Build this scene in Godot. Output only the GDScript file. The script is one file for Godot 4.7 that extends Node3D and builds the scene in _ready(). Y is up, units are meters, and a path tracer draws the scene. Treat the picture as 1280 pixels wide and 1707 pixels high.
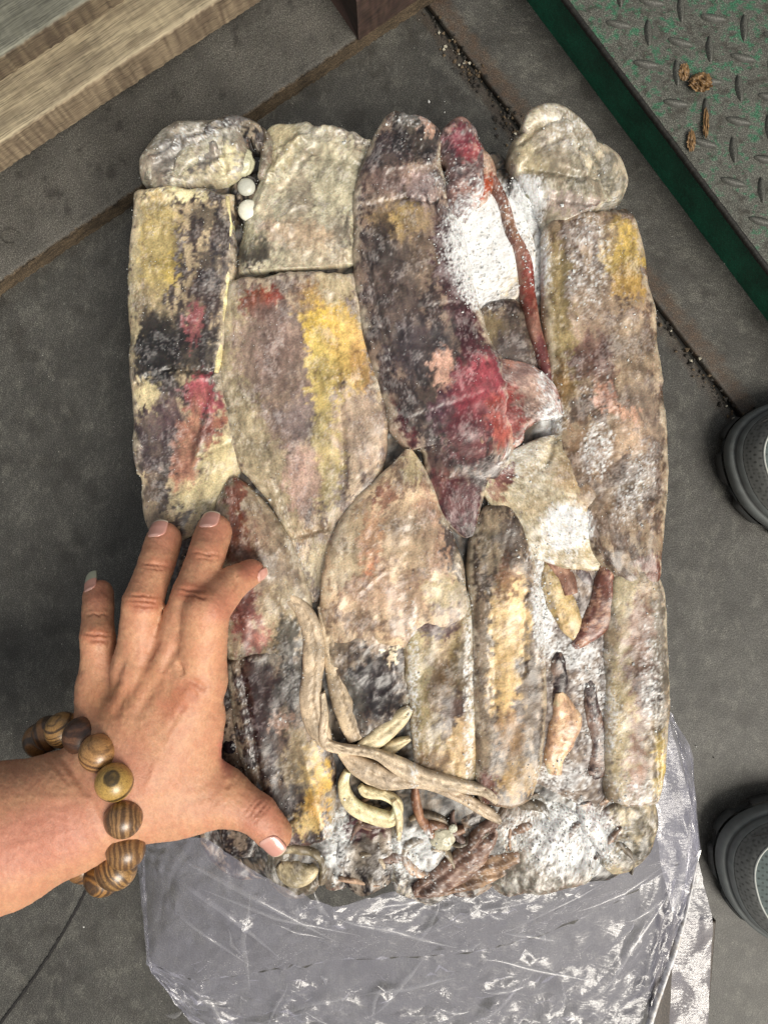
extends Node3D
# Frozen squid block on a steel floor, seen from straight above; x right, z towards the viewer's feet, y up.
const FOCAL := 1219.0      # lens in photo pixels
const EYE := 0.56          # camera height
var nz_wide := FastNoiseLite.new()
var nz_mid := FastNoiseLite.new()
var nz_fine := FastNoiseLite.new()
var nz_streak := FastNoiseLite.new()
var nz_ridge := FastNoiseLite.new()
var rng := RandomNumberGenerator.new()
var used := {}
var mats := {}
var block: Node3D

func P(x: float, y: float, h: float) -> Vector3:
	var s := (EYE - h) / FOCAL
	return Vector3((x - 640.0) * s, h, (y - 853.5) * s)

func numbered(called: String) -> String:
	var k: int = used.get(called, 0)
	used[called] = k + 1
	return called if k == 0 else "%s_%03d" % [called, k]

func put(o: Node3D, called: String, parent: Node3D = null) -> Node3D:
	if parent == null:
		o.name = numbered(called)
		add_child(o, true)
	else:
		var key := str(parent.get_instance_id()) + called
		var k: int = used.get(key, 0)
		used[key] = k + 1
		o.name = called if k == 0 else "%s_%03d" % [called, k]
		parent.add_child(o, true)
	return o

func tag(o: Node3D, label: String, category: String, group := "") -> Node3D:
	o.set_meta("label", label)
	o.set_meta("category", category)
	if group:
		o.set_meta("group", group)
	return o

func thing(called: String, label: String, category: String, at := Vector3.ZERO, group := "") -> Node3D:
	var o := Node3D.new()
	put(o, called)
	o.position = at
	return tag(o, label, category, group)

func lin(hex: String) -> Color:
	return Color(hex).srgb_to_linear()

# indexed arrays -> smooth mesh under parent, positions given in world space
func commit(called: String, v: PackedVector3Array, c: PackedColorArray, ix: PackedInt32Array, m: Material, parent: Node3D = null, flat := false) -> MeshInstance3D:
	var o := MeshInstance3D.new()
	var off := parent.global_position if parent else Vector3.ZERO
	if off != Vector3.ZERO:
		for i in v.size():
			v[i] -= off
	var arr := []
	arr.resize(Mesh.ARRAY_MAX)
	arr[Mesh.ARRAY_VERTEX] = v
	if c.size() == v.size():
		arr[Mesh.ARRAY_COLOR] = c
	arr[Mesh.ARRAY_INDEX] = ix
	var st := SurfaceTool.new()
	if not flat:
		st.create_from_arrays(arr, Mesh.PRIMITIVE_TRIANGLES)
	if flat:
		var fv := PackedVector3Array()
		var fn := PackedVector3Array()
		var fc := PackedColorArray()
		for t in ix.size() / 3:
			var p := v[ix[t * 3]]
			var q := v[ix[t * 3 + 1]]
			var r := v[ix[t * 3 + 2]]
			var nn := (r - p).cross(q - p).normalized()
			fv.append_array([p, q, r])
			fn.append_array([nn, nn, nn])
			if c.size() == v.size():
				fc.append_array([c[ix[t * 3]], c[ix[t * 3]], c[ix[t * 3]]])
		arr = []
		arr.resize(Mesh.ARRAY_MAX)
		arr[Mesh.ARRAY_VERTEX] = fv
		arr[Mesh.ARRAY_NORMAL] = fn
		if fc.size():
			arr[Mesh.ARRAY_COLOR] = fc
		var am := ArrayMesh.new()
		am.add_surface_from_arrays(Mesh.PRIMITIVE_TRIANGLES, arr)
		o.mesh = am
	else:
		st.generate_normals()
		o.mesh = st.commit()
	o.material_override = null
	o.mesh.surface_set_material(0, m)
	o.cast_shadow = GeometryInstance3D.SHADOW_CASTING_SETTING_ON
	put(o, called, parent)
	return o

func noise_tex(freq: float, oct: int, ramp: Array, seed_no: int, normal := false, strength := 4.0, size := 512, kind := FastNoiseLite.TYPE_SIMPLEX_SMOOTH) -> NoiseTexture2D:
	var n := FastNoiseLite.new()
	n.noise_type = kind
	n.frequency = freq
	n.fractal_octaves = oct
	n.seed = seed_no
	var t := NoiseTexture2D.new()
	t.width = size
	t.height = size
	t.seamless = true
	t.noise = n
	if normal:
		t.as_normal_map = true
		t.bump_strength = strength
	elif ramp.size():
		var g := Gradient.new()
		var offs := PackedFloat32Array()
		var cols := PackedColorArray()
		for r in ramp:
			offs.append(r[0])
			cols.append(r[1])
		g.offsets = offs
		g.colors = cols
		t.color_ramp = g
	return t

func mat(called: String, rough: float, albedo: Texture2D, a_scale: Vector3, normal: Texture2D = null, n_depth := 1.0, vcol := true) -> StandardMaterial3D:
	var m := StandardMaterial3D.new()
	m.resource_name = called
	m.roughness = rough
	m.vertex_color_use_as_albedo = vcol
	m.uv1_triplanar = true
	m.uv1_scale = a_scale
	if albedo:
		m.albedo_texture = albedo
	if normal:
		m.normal_enabled = true
		m.normal_texture = normal
		m.normal_scale = n_depth
	mats[called] = m
	return m

func grey(a: float) -> Color:
	return Color(a, a, a)

# ---------------------------------------------------------------- setting
func _ready() -> void:
	rng.seed = 7
	for q in [[nz_wide, 0.018, 3, 11], [nz_mid, 0.06, 3, 12], [nz_fine, 0.22, 2, 13], [nz_streak, 1.0, 2, 14], [nz_ridge, 0.03, 3, 15]]:
		q[0].noise_type = FastNoiseLite.TYPE_SIMPLEX_SMOOTH
		q[0].frequency = q[1]
		q[0].fractal_octaves = q[2]
		q[0].seed = q[3]
	nz_ridge.fractal_type = FastNoiseLite.FRACTAL_RIDGED
	var cam := Camera3D.new()
	cam.name = "camera"
	cam.fov = 70.0
	cam.near = 0.02
	cam.far = 100.0
	cam.position = Vector3(0, EYE, 0)
	cam.rotation_degrees = Vector3(-90, 0, 0)
	add_child(cam)
	cam.current = true
	var env := Environment.new()
	var sky := Sky.new()
	var sm := ProceduralSkyMaterial.new()
	sm.sky_top_color = Color(0.78, 0.79, 0.80)
	sm.sky_horizon_color = Color(0.70, 0.72, 0.72)
	sm.sky_curve = 0.15
	sm.ground_bottom_color = Color(0.25, 0.25, 0.24)
	sm.ground_horizon_color = Color(0.45, 0.45, 0.44)
	sm.sky_energy_multiplier = 0.70
	sky.sky_material = sm
	env.background_mode = Environment.BG_SKY
	env.sky = sky
	env.tonemap_mode = Environment.TONE_MAPPER_LINEAR
	env.tonemap_exposure = 1.2
	env.sdfgi_enabled = true
	env.ssao_enabled = true
	env.ssil_enabled = true
	var we := WorldEnvironment.new()
	we.name = "world"
	we.environment = env
	add_child(we)
	var sun := DirectionalLight3D.new()
	sun.name = "sun"
	sun.light_energy = 1.05
	sun.light_color = Color(1.0, 0.97, 0.92)
	sun.light_angular_distance = 32.0
	sun.shadow_enabled = true
	add_child(sun)
	sun.look_at_from_position(Vector3(0.55, 1.0, 0.66), Vector3.ZERO, Vector3.UP)
	make_materials()
	build_floor()
	build_timber()
	build_scale()
	build_block()
	build_extras()

func make_materials() -> void:
	var grain := noise_tex(0.09, 4, [[0.0, grey(0.74)], [0.35, grey(0.89)], [0.52, grey(0.94)], [0.66, grey(0.98)], [1.0, grey(1.0)]], 3)
	var grit := noise_tex(0.23, 3, [[0.0, grey(0.30)], [0.36, grey(0.56)], [0.52, grey(0.66)], [0.64, grey(0.78)], [0.74, grey(1.0)], [1.0, grey(1.0)]], 5)
	var bump_f := noise_tex(0.12, 3, [], 8, true, 5.0)
	var bump_m := noise_tex(0.05, 4, [], 9, true, 6.0)
	mat("steel", 0.56, grit, Vector3(8, 8, 8), bump_f, 0.10)
	mat("plywood", 0.75, grit, Vector3(8, 8, 8), bump_m, 0.3)
	mat("flesh", 0.40, grain, Vector3(14, 14, 14), bump_f, 0.14)
	mats.flesh.subsurf_scatter_enabled = true
	mats.flesh.subsurf_scatter_strength = 0.10
	mat("eyeball", 0.3, null, Vector3.ONE)
	mats.flesh.clearcoat_enabled = true
	mats.flesh.clearcoat = 0.5
	mats.flesh.clearcoat_roughness = 0.35
	mat("wet", 0.30, grain, Vector3(18, 18, 18), bump_f, 0.12)
	mat("tentacle", 0.45, grain, Vector3(20, 20, 20), bump_f, 0.12)
	mat("ice", 0.8, null, Vector3(22, 22, 22), bump_f, 0.8)
	var fibre := noise_tex(0.05, 5, [[0.0, grey(0.5)], [0.3, grey(0.78)], [0.5, grey(0.9)], [0.7, grey(0.97)], [1.0, grey(1.0)]], 21)
	mat("wood", 0.85, fibre, Vector3(1.6, 34, 34), noise_tex(0.06, 4, [], 22, true, 5.0), 0.35)
	mat("paint", 0.5, grit, Vector3(9, 9, 9), bump_m, 0.3)

# grid of world points from a Callable(u, v) -> [Vector3, Color]
func sheet(called: String, nu: int, nv: int, fn: Callable, m: Material, parent: Node3D = null) -> MeshInstance3D:
	var v := PackedVector3Array()
	var c := PackedColorArray()
	var ix := PackedInt32Array()
	for j in nv + 1:
		for i in nu + 1:
			var r = fn.call(float(i) / nu, float(j) / nv)
			v.append(r[0])
			c.append(r[1])
	for j in nv:
		for i in nu:
			var a := j * (nu + 1) + i
			ix.append_array([a, a + 1, a + nu + 2, a, a + nu + 2, a + nu + 1])
	return commit(called, v, c, ix, m, parent)

# slab with a painted top: corners a (origin), e1, e2 in photo pixels at height h; skirt goes down to low
func slab(called: String, a: Vector2, e1: Vector2, e2: Vector2, h: float, low: float, nu: int, nv: int, paint: Callable, m: Material, parent: Node3D = null, bump := 0.0) -> MeshInstance3D:
	return sheet(called, nu + 4, nv + 4, func(u: float, w: float):
		var i := roundi(u * (nu + 4)) - 2
		var j := roundi(w * (nv + 4)) - 2
		var fu := clampf(float(i) / nu, 0.0, 1.0)
		var fv := clampf(float(j) / nv, 0.0, 1.0)
		var p := a + e1 * fu + e2 * fv
		var hh := h + bump * nz_mid.get_noise_2d(p.x * 0.4, p.y * 0.4)
		if i < -1 or j < -1 or i > nu + 1 or j > nv + 1:
			hh = low
		elif i < 0 or j < 0 or i > nu or j > nv:
			hh = h - minf(0.0012, (h - low) * 0.4)
		var q := P(p.x, p.y, h)
		if i < 0 or j < 0 or i > nu or j > nv:
			var push := Vector2(signf(float(i) - clampf(i, 0, nu)), signf(float(j) - clampf(j, 0, nv)))
			var d := e1.normalized() * push.x + e2.normalized() * push.y
			q += Vector3(d.x, 0, d.y) * 0.0007
		q.y = hh
		return [q, paint.call(p.x, p.y)], m, parent)

func steel_colour(x: float, y: float) -> Color:
	var a := nz_wide.get_noise_2d(x * 0.35, y * 0.35)
	var b := nz_mid.get_noise_2d(x * 0.7 + 300, y * 0.7)
	var f := nz_fine.get_noise_2d(x * 1.6, y * 1.6)
	var k := 0.112 + 0.040 * a + 0.022 * b + 0.012 * f
	var c := Color(k * 1.03, k, k * 0.90)
	var wear := smoothstep(0.18, 0.55, nz_wide.get_noise_2d(x * 1.1 + 900, y * 1.1) + 0.35 * f)
	c = c.lerp(Color(0.24, 0.235, 0.205), wear * 0.5)
	var scuff := smoothstep(0.20, 0.48, nz_mid.get_noise_2d(x * 1.9 + 40.0, y * 1.9) * 0.6 + f * 0.55 + 0.35 * a)
	c = c.lerp(Color(0.25, 0.25, 0.22), scuff * 0.38)
	c = c.lerp(Color(0.045, 0.04, 0.034), 0.5 * smoothstep(0.15, 0.5, nz_wide.get_noise_2d(x * 0.7 + 500.0, y * 0.7) + 0.3 * b))
	return c

func rust_along(x: float, y: float, ax: float, ay: float, bx: float, by: float, wide: float) -> float:
	var d := (Vector2(x, y) - Vector2(ax, ay)).dot(Vector2(by - ay, ax - bx).normalized())
	d += 10.0 * nz_mid.get_noise_2d(x, y)
	return smoothstep(wide, wide * 0.25, absf(d))

func build_floor() -> void:
	var g := Node3D.new()
	put(g, "ground")
	g.set_meta("kind", "structure")
	var dirt := func(x: float, y: float): return Color(0.018, 0.016, 0.013) * (1.0 + 0.6 * nz_fine.get_noise_2d(x, y))
	slab("ground_bed", Vector2(-22000, -22000), Vector2(44000, 0), Vector2(0, 44000), -0.006, -0.02, 40, 40, dirt, mats.steel, g)
	# joint runs from (700,-30) to (1290,745); plates meet along it
	var jd := Vector2(505, 662).normalized()
	var jn := Vector2(jd.y, -jd.x)
	var j0 := Vector2(725, 30)
	var right := func(x: float, y: float):
		var c := steel_colour(x, y)
		var r := rust_along(x, y, 741, 18, 1246, 680, 22.0)
		c = c.lerp(Color(0.15, 0.088, 0.05), r * 0.75 * (0.7 + 0.6 * nz_mid.get_noise_2d(x + 50, y)))
		return c * 1.12
	slab("steel_plate", j0 + jn * 7 - jd * 420, jd * 1900, jn * 420, 0.0, -0.005, 420, 100, right, mats.steel, g, 0.0002)
	var main_c := func(x: float, y: float):
		var c := steel_colour(x + 777, y + 131)
		var r := rust_along(x, y, 715, 40, 1220, 700, 14.0)
		c = c.lerp(Color(0.10, 0.066, 0.042), r * 0.5)
		return c
	# the big plate under the block, its left neighbour and the one at the lower right with a rusty edge
	slab("steel_plate", j0 - jn * 5 - jd * 420, jd * 2500, -jn * 1900, 0.0, -0.005, 560, 400, main_c, mats.steel, g, 0.0002)
	# a fine crack between two sheets at the lower left, packed with dirt
	var seam := func(u: float, w: float):
		var p := Vector2(190, 1392).lerp(Vector2(-40, 1752), u) + Vector2(18.0 * sin(u * 2.6), 6.0 * sin(u * 4.0))
		p += Vector2(0.84, 0.54) * ((w - 0.5) * (3.6 + 2.0 * nz_mid.get_noise_2d(u * 900.0, 3.0)) + 1.2 * nz_mid.get_noise_2d(u * 700.0, 9.0))
		return [P(p.x, p.y, 0.0012), Color(0.012, 0.011, 0.010)]
	sheet("seam_dirt", 120, 2, seam, mats.steel, g)
	var rusty := func(x: float, y: float):
		var c := steel_colour(x + 77, y + 431)
		return c.lerp(Color(0.115, 0.075, 0.055) * (1.0 + 0.5 * nz_fine.get_noise_2d(x, y)), 0.7)
	slab("rusty_plate", Vector2(1100, 1525), Vector2(92, 12), Vector2(-26, 330), 0.0035, 0.0003, 40, 110, rusty, mats.steel, g, 0.00015)
	# debris packed in the joint and crumbs of frost on the floor
	var v := PackedVector3Array()
	var c := PackedColorArray()
	var ix := PackedInt32Array()
	var rows := [[j0 - jd * 20, j0 + jd * 300, 90, 6.0], [j0 + jd * 40, j0 + jd * 130, 60, 9.0], [j0 + jd * 190, j0 + jd * 250, 40, 12.0], [j0 + jd * 690, j0 + jd * 850, 60, 7.0], [j0 + jd * 300, j0 + jd * 690, 60, 5.0]]
	for r in rows:
		for k in r[2]:
			var p: Vector2 = r[0].lerp(r[1], rng.randf()) + jn * rng.randfn(-6.0, r[3])
			var tone := rng.randf()
			var col := Color(0.03, 0.026, 0.02)
			if tone > 0.9:
				col = Color(0.45, 0.42, 0.34)
			elif tone > 0.6:
				col = Color(0.11, 0.08, 0.05)
			chip(v, c, ix, P(p.x, p.y, 0.0012), rng.randf_range(0.0006, 0.0022) * (1.5 if rng.randf() > 0.93 else 1.0), col)
	var o := commit("joint_debris", v, c, ix, mats.ice, g, true)
	o.set_meta("kind", "stuff")

# a rough little lump, 8 faces
func chip(v: PackedVector3Array, c: PackedColorArray, ix: PackedInt32Array, at: Vector3, r: float, col: Color) -> void:
	var n := v.size()
	var b := Basis.from_euler(Vector3(rng.randf() * 6.0, rng.randf() * 6.0, rng.randf() * 6.0))
	for d in [Vector3.RIGHT, Vector3.LEFT, Vector3.UP, Vector3.DOWN, Vector3.FORWARD, Vector3.BACK]:
		v.append(at + b * (d * r * rng.randf_range(0.45, 1.1)))
		c.append(col)
	for t in [[0, 2, 4], [2, 1, 4], [1, 3, 4], [3, 0, 4], [2, 0, 5], [1, 2, 5], [3, 1, 5], [0, 3, 5]]:
		ix.append_array([n + t[0], n + t[1], n + t[2]])

# a sawn board: a, b run along its lower-right top edge in pixels; wide is its width in pixels to the upper left
func board(called: String, a: Vector2, b: Vector2, wide: float, top: float, low: float, tone: Callable, parent: Node3D, ragged := 0.0, m: Material = null) -> MeshInstance3D:
	var pa := P(a.x, a.y, top)
	var pb := P(b.x, b.y, top)
	var along := (pb - pa).normalized()
	var side := Vector3(along.z, 0, -along.x)
	var l := pa.distance_to(pb)
	var w := wide * (EYE - top) / FOCAL
	var v := PackedVector3Array()
	var c := PackedColorArray()
	var ix := PackedInt32Array()
	var nl := int(l / 0.0022)
	var h := top - low
	var ring := []
	for k in 15:
		ring.append(Vector3(0.0, low + h * k / 14.0 - 0.0 , float(k == 14) * 0.0))
	ring[14] = Vector3(0.0, top - 0.0014, 0.0)
	var nw := int(clampf(w / 0.0025, 4, 70))
	for k in nw + 1:
		ring.append(Vector3(0.0012 + (w - 0.0024) * k / nw, top, 1.0))
	for k in 4:
		ring.append(Vector3(w, top - 0.0014 - (h - 0.0014) * k / 3.0, 2.0))
	ring.append(Vector3(0.0, low, 3.0))
	for i in nl + 1:
		var s := l * i / nl
		for q in ring:
			var saw: float = nz_streak.get_noise_2d(s * 700.0, q.x * 40.0 + q.z * 9.0) * 0.00035
			var rag: float = ragged * (nz_mid.get_noise_2d(s * 4000.0, 5.0) + 0.5 * nz_fine.get_noise_2d(s * 4000.0, q.y * 3000.0))
			var edge := 1.0 if q.x < 0.002 else 0.0
			v.append(Vector3(s, q.y + (saw if q.z == 1.0 else 0.0), -q.x + (saw + rag) * edge))
			c.append(tone.call(s, q.x, q.z, q.y))
	var nr := ring.size()
	for i in nl:
		for k in nr - 1:
			var e := i * nr + k
			ix.append_array([e, e + 1, e + nr + 1, e, e + nr + 1, e + nr])
	for i in [0, nl]:
		var n := v.size()
		for k in nr:
			v.append(v[i * nr + k])
			c.append(c[i * nr + k])
		v.append(Vector3(v[i * nr].x, (top + low) / 2, -w / 2))
		c.append(c[0])
		for k in nr - 1:
			ix.append_array([n + nr, n + k + 1, n + k] if i else [n + nr, n + k, n + k + 1])
	var o := MeshInstance3D.new()
	var arr := []
	arr.resize(Mesh.ARRAY_MAX)
	arr[Mesh.ARRAY_VERTEX] = v
	arr[Mesh.ARRAY_COLOR] = c
	arr[Mesh.ARRAY_INDEX] = ix
	var st := SurfaceTool.new()
	st.create_from_arrays(arr, Mesh.PRIMITIVE_TRIANGLES)
	st.generate_normals()
	o.mesh = st.commit()
	o.mesh.surface_set_material(0, m if m else mats.wood)
	put(o, called, parent)
	o.transform = Transform3D(Basis(along, Vector3.UP, -side), Vector3(pa.x, 0, pa.z) - (parent.position if parent else Vector3.ZERO))
	return o

func build_timber() -> void:
	var ply := func(s: float, w: float, face: float, hh: float):
		var f := nz_fine.get_noise_2d(s * 3000.0, w * 3000.0)
		var a := nz_wide.get_noise_2d(s * 1500.0, w * 1500.0)
		if face != 1.0:
			var g := nz_streak.get_noise_2d(s * 60.0, hh * 900.0)
			return Color(0.20, 0.145, 0.09) * (0.85 + 0.6 * g + 0.4 * a)
		var k := 0.155 + 0.050 * a + 0.022 * nz_mid.get_noise_2d(s * 1800.0, w * 1800.0) + 0.02 * f
		var c := Color(k * 1.06, k, k * 0.88)
		return c.lerp(Color(0.03, 0.025, 0.022), 0.6 * smoothstep(0.35, 0.6, nz_wide.get_noise_2d(s * 2200.0 + 40.0, w * 2200.0)))
	var raw := func(s: float, w: float, face: float, hh: float):
		var g := nz_streak.get_noise_2d(s * 9.0, w * 260.0 + hh * 300.0)
		var a := nz_wide.get_noise_2d(s * 900.0, w * 1300.0)
		var t := 0.5 + 0.6 * g + 0.5 * a
		var c := Color(0.40, 0.335, 0.22).lerp(Color(0.21, 0.17, 0.115), clampf(t, 0.0, 1.0))
		if face == 0.0:
			var saw := nz_streak.get_noise_2d(s * 330.0, hh * 20.0)
			c = Color(0.36, 0.28, 0.185).lerp(Color(0.17, 0.125, 0.085), clampf(0.5 + 0.9 * saw + 0.5 * a, 0.0, 1.0))
		if face == 1.0:
			var saw2 := nz_streak.get_noise_2d(s * 260.0 + w * 30.0, w * 6.0)
			c = c * (1.0 + 0.20 * saw2)
			var stain := smoothstep(0.05, 0.4, nz_wide.get_noise_2d(s * 1100.0 + 60.0, w * 2600.0))
			c = c.lerp(Color(0.15, 0.115, 0.075), stain * 0.55)
			c = c.lerp(Color(0.56, 0.48, 0.33), smoothstep(0.006, 0.0, w + 0.002 * nz_mid.get_noise_2d(s * 4000.0, 1.0)) * 0.6)
		return c
	var dark := func(s: float, w: float, face: float, hh: float):
		var g := nz_streak.get_noise_2d(s * 200.0, w * 300.0 + hh * 60.0)
		return Color(0.062, 0.036, 0.028) * (1.0 + 0.7 * g)
	var p := thing("plywood_board", "flat grey-brown plywood board with a pale splintered edge lying on the steel floor", "board", P(200, 250, 0))
	board("plywood_sheet", Vector2(-420, 755), Vector2(745, -38), 520, 0.017, 0.0003, ply, p, 0.0012, mats.plywood)
	var t := thing("wooden_pallet", "pallet of weathered sawn planks standing on the plywood board at the upper left", "pallet", P(100, 60, 0))
	board("plank", Vector2(-420, 517), Vector2(520, -103), 170, 0.062, 0.038, raw, t, 0.0008)
	var grey_board := func(s: float, w: float, face: float, hh: float):
		var c: Color = raw.call(s + 0.7, w, face, hh)
		return Color(c.g * 0.62, c.g * 0.62, c.g * 0.50) if face == 1.0 else c * 0.62
	board("plank", Vector2(-420, 368), Vector2(600, -294), 260, 0.079, 0.050, grey_board, t, 0.0008)
	board("bearer", Vector2(-420, 400), Vector2(300, -60), 120, 0.036, 0.0175, raw, t, 0.0005)
	var b := thing("timber_block", "dark red-brown square timber block standing on the edge of the plywood board", "wood block", P(640, 20, 0))
	board("timber_post", Vector2(594, 0), Vector2(716, -84), 110, 0.060, 0.0172, dark, b, 0.0004)

func build_scale() -> void:
	var th := thing("platform_scale", "low green platform with worn tread plate top and green painted side", "platform", P(1180, 200, 0))
	var top := 0.044
	var d := Vector2(390, 520).normalized()
	var n := Vector2(d.y, -d.x)
	var o0 := Vector2(941, 0)
	var worn := func(x: float, y: float):
		var a := nz_wide.get_noise_2d(x * 0.8 + 20, y * 0.8)
		var b := nz_mid.get_noise_2d(x * 1.0, y * 1.0)
		var f := nz_fine.get_noise_2d(x * 1.3, y * 1.3)
		var k := 0.19 + 0.05 * a + 0.05 * b + 0.03 * f
		var c := Color(k * 0.98, k, k * 0.86)
		var up := smoothstep(330.0, -60.0, y) * 0.22 + smoothstep(900.0, 1280.0, x) * 0.05
		var g := smoothstep(0.22, 0.55, b * 0.7 + a * 0.5 + f * 0.35 + up)
		c = c.lerp(Color(0.035, 0.24, 0.12), g * 0.85)
		var dust := smoothstep(0.2, 0.6, f * 0.7 + 0.5 * nz_mid.get_noise_2d(x * 2.1, y * 2.1) + 0.2 * a)
		c = c.lerp(Color(0.33, 0.34, 0.29), dust * 0.5)
		return c.lerp(Color(0.055, 0.045, 0.033), 0.6 * smoothstep(0.15, 0.5, nz_mid.get_noise_2d(x * 0.8 + 200.0, y * 0.8) - 0.3 * a))
	slab("tread_plate", o0 + n * 3 - d * 260, d * 1120, n * 520, top, top - 0.005, 420, 200, worn, mats.steel, th, 0.0004)
	# painted side with a rolled dark edge
	var e := P(o0.x, o0.y, top)
	var green := func(u: float, w: float):
		var q := o0 + d * lerpf(-260.0, 860.0, u)
		var p := P(q.x, q.y, top)
		var nn := Vector3(n.x, 0, n.y)
		p += nn * 0.0035
		p.y = lerpf(top - 0.0052, 0.0003, w)
		var k := 0.75 + 0.35 * nz_wide.get_noise_2d(u * 900.0, w * 50.0) + 0.25 * nz_fine.get_noise_2d(u * 3000.0, w * 90.0)
		return [p, Color(0.024, 0.30, 0.17) * k]
	sheet("side_panel", 300, 14, green, mats.paint, th)
	var lip := func(u: float, w: float):
		var q := o0 + d * lerpf(-260.0, 860.0, u)
		var p := P(q.x, q.y, top)
		var nn := Vector3(n.x, 0, n.y)
		var a := w * TAU
		p += nn * (0.0022 * cos(a) + 0.0015 + 0.0004 * nz_mid.get_noise_2d(u * 2500.0, 3.0))
		p.y = top - 0.0022 + 0.0026 * sin(a)
		var k := 0.7 + 0.5 * nz_mid.get_noise_2d(u * 1500.0, w * 30.0)
		return [p, Color(0.035, 0.033, 0.027) * k]
	sheet("edge_rail", 400, 10, lip, mats.steel, th)
	# raised lozenges of the tread
	var proto: Array[Mesh] = []
	for kind in 2:
		var v := PackedVector3Array()
		var c := PackedColorArray()
		var ix := PackedInt32Array()
		var na := 14
		for i in na + 1:
			for j in 7:
				var u := -1.0 + 2.0 * i / na
				var w := -1.0 + 2.0 * j / 6.0
				var wid := 0.0030 * pow(maxf(0.0, 1.0 - u * u), 0.7) + 0.0001
				var hh := 0.0024 * sqrt(maxf(0.0, 1.0 - pow(absf(u), 3.0))) * (1.0 - w * w) - 0.0003
				v.append(Vector3(u * 0.0098, hh, w * wid) + th.position)
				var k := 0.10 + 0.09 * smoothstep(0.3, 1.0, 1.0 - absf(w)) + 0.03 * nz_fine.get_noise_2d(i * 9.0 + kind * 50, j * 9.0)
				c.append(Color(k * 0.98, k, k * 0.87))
		for i in na:
			for j in 6:
				var a := i * 7 + j
				ix.append_array([a, a + 7, a + 8, a, a + 8, a + 1])
		var mi := commit("tread_bar", v, c, ix, mats.steel, th)
		proto.append(mi.mesh)
		th.remove_child(mi)
		mi.free()
	used.erase(str(th.get_instance_id()) + "tread_bar")
	var la := Vector2(-56, 38)
	var lb := Vector2(48, 65.5)
	for i in range(-16, 10):
		for j in range(-9, 14):
			for half in 2:
				var q: Vector2 = Vector2(1135, 17) + la * (i + (0.0 if half == 0 else -0.52)) + lb * (j + (0.0 if half == 0 else 0.52))
				if (q - o0).dot(n) < 26 or (q - o0).dot(n) > 340 or q.x > 1340 or q.y < -70 or q.y > 560:
					continue
				var mi := MeshInstance3D.new()
				mi.mesh = proto[(i + j) & 1]
				put(mi, "tread_bar", th)
				mi.position = P(q.x + rng.randf_range(-2, 2), q.y + rng.randf_range(-2, 2), top + 0.0002) - th.position
				mi.rotation.y = deg_to_rad(95.0 if half == 0 else -12.0) + rng.randf_range(-0.08, 0.08)

# ---------------------------------------------------------------- squid block
# patches of frost over the whole block: x, y, rx, ry, turn, amount
var FROST := [[810, 400, 84, 120, 10, 0.80], [800, 470, 48, 60, 0, 0.75], [868, 350, 44, 64, 20, 0.8], [888, 420, 30, 90, -10, 0.65], [905, 640, 22, 80, -10, 0.5], [915, 700, 30, 40, 0, 0.6], [745, 300, 50, 40, 30, 0.35], [960, 420, 40, 90, 0, 0.32], [985, 640, 50, 60, 0, 0.25], [870, 770, 60, 40, 0, 0.4], [1030, 560, 40, 60, 0, 0.22], [900, 920, 40, 30, 0, 0.45], [690, 205, 50, 20, 0, 0.35], [940, 225, 70, 40, 30, 0.38], [340, 235, 90, 26, -15, 0.4], [560, 225, 80, 18, 8, 0.3],
	[1000, 1400, 60, 50, 0, 0.5], [1060, 1320, 50, 30, 0, 0.45], [760, 1420, 50, 40, 0, 0.4], [640, 1450, 40, 40, 0, 0.3], [495, 1120, 30, 60, 0, 0.25], [1080, 1130, 26, 120, 0, 0.4],
	[940, 880, 50, 50, 20, 0.8], [905, 1010, 28, 110, 0, 0.72], [955, 1090, 64, 32, 0, 0.6], [985, 1130, 36, 70, 0, 0.5], [1000, 1200, 40, 80, 0, 0.5],
	[940, 1295, 64, 34, 0, 0.55], [950, 1400, 96, 80, 10, 0.72], [870, 1385, 54, 44, 0, 0.5], [695, 1425, 56, 56, 20, 0.68], [560, 1410, 26, 80, 5, 0.6], [688, 1170, 14, 190, 0, 0.5], [780, 1150, 12, 220, 0, 0.5],
	[495, 920, 14, 45, -25, 0.35], [820, 700, 70, 40, 0, 0.12], [975, 440, 50, 110, 0, 0.4], [1050, 810, 36, 90, 20, 0.42], [1065, 860, 16, 30, 30, 0.3], [990, 750, 34, 60, 10, 0.5], [715, 270, 60, 60, 0, 0.14], [570, 260, 110, 50, 0, 0.05], [340, 240, 100, 40, 0, 0.14],
	[460, 1180, 30, 50, 0, 0.14], [470, 870, 40, 40, 0, 0.08], [1030, 1310, 40, 30, 0, 0.35], [1085, 1080, 20, 100, 0, 0.3], [930, 1260, 36, 16, 0, 0.35], [920, 215, 60, 25, 20, 0.2], [1000, 300, 30, 50, -30, 0.15], [745, 360, 18, 60, 20, 0.2], [420, 1250, 16, 40, -10, 0.2], [412, 1310, 14, 40, -10, 0.22]]

# pigment colour, a little deeper and purer than the swatch
func pig(hex: String) -> Color:
	var c := lin(hex)
	var l := 0.3 * c.r + 0.55 * c.g + 0.15 * c.b
	var k := pow(l / 0.22, 0.42)
	return Color(maxf(0.004, l + (c.r - l) * 1.12), maxf(0.004, l + (c.g - l) * 1.12), maxf(0.004, l + (c.b - l) * 1.12)) * k

var rims := PackedVector2Array()

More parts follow.
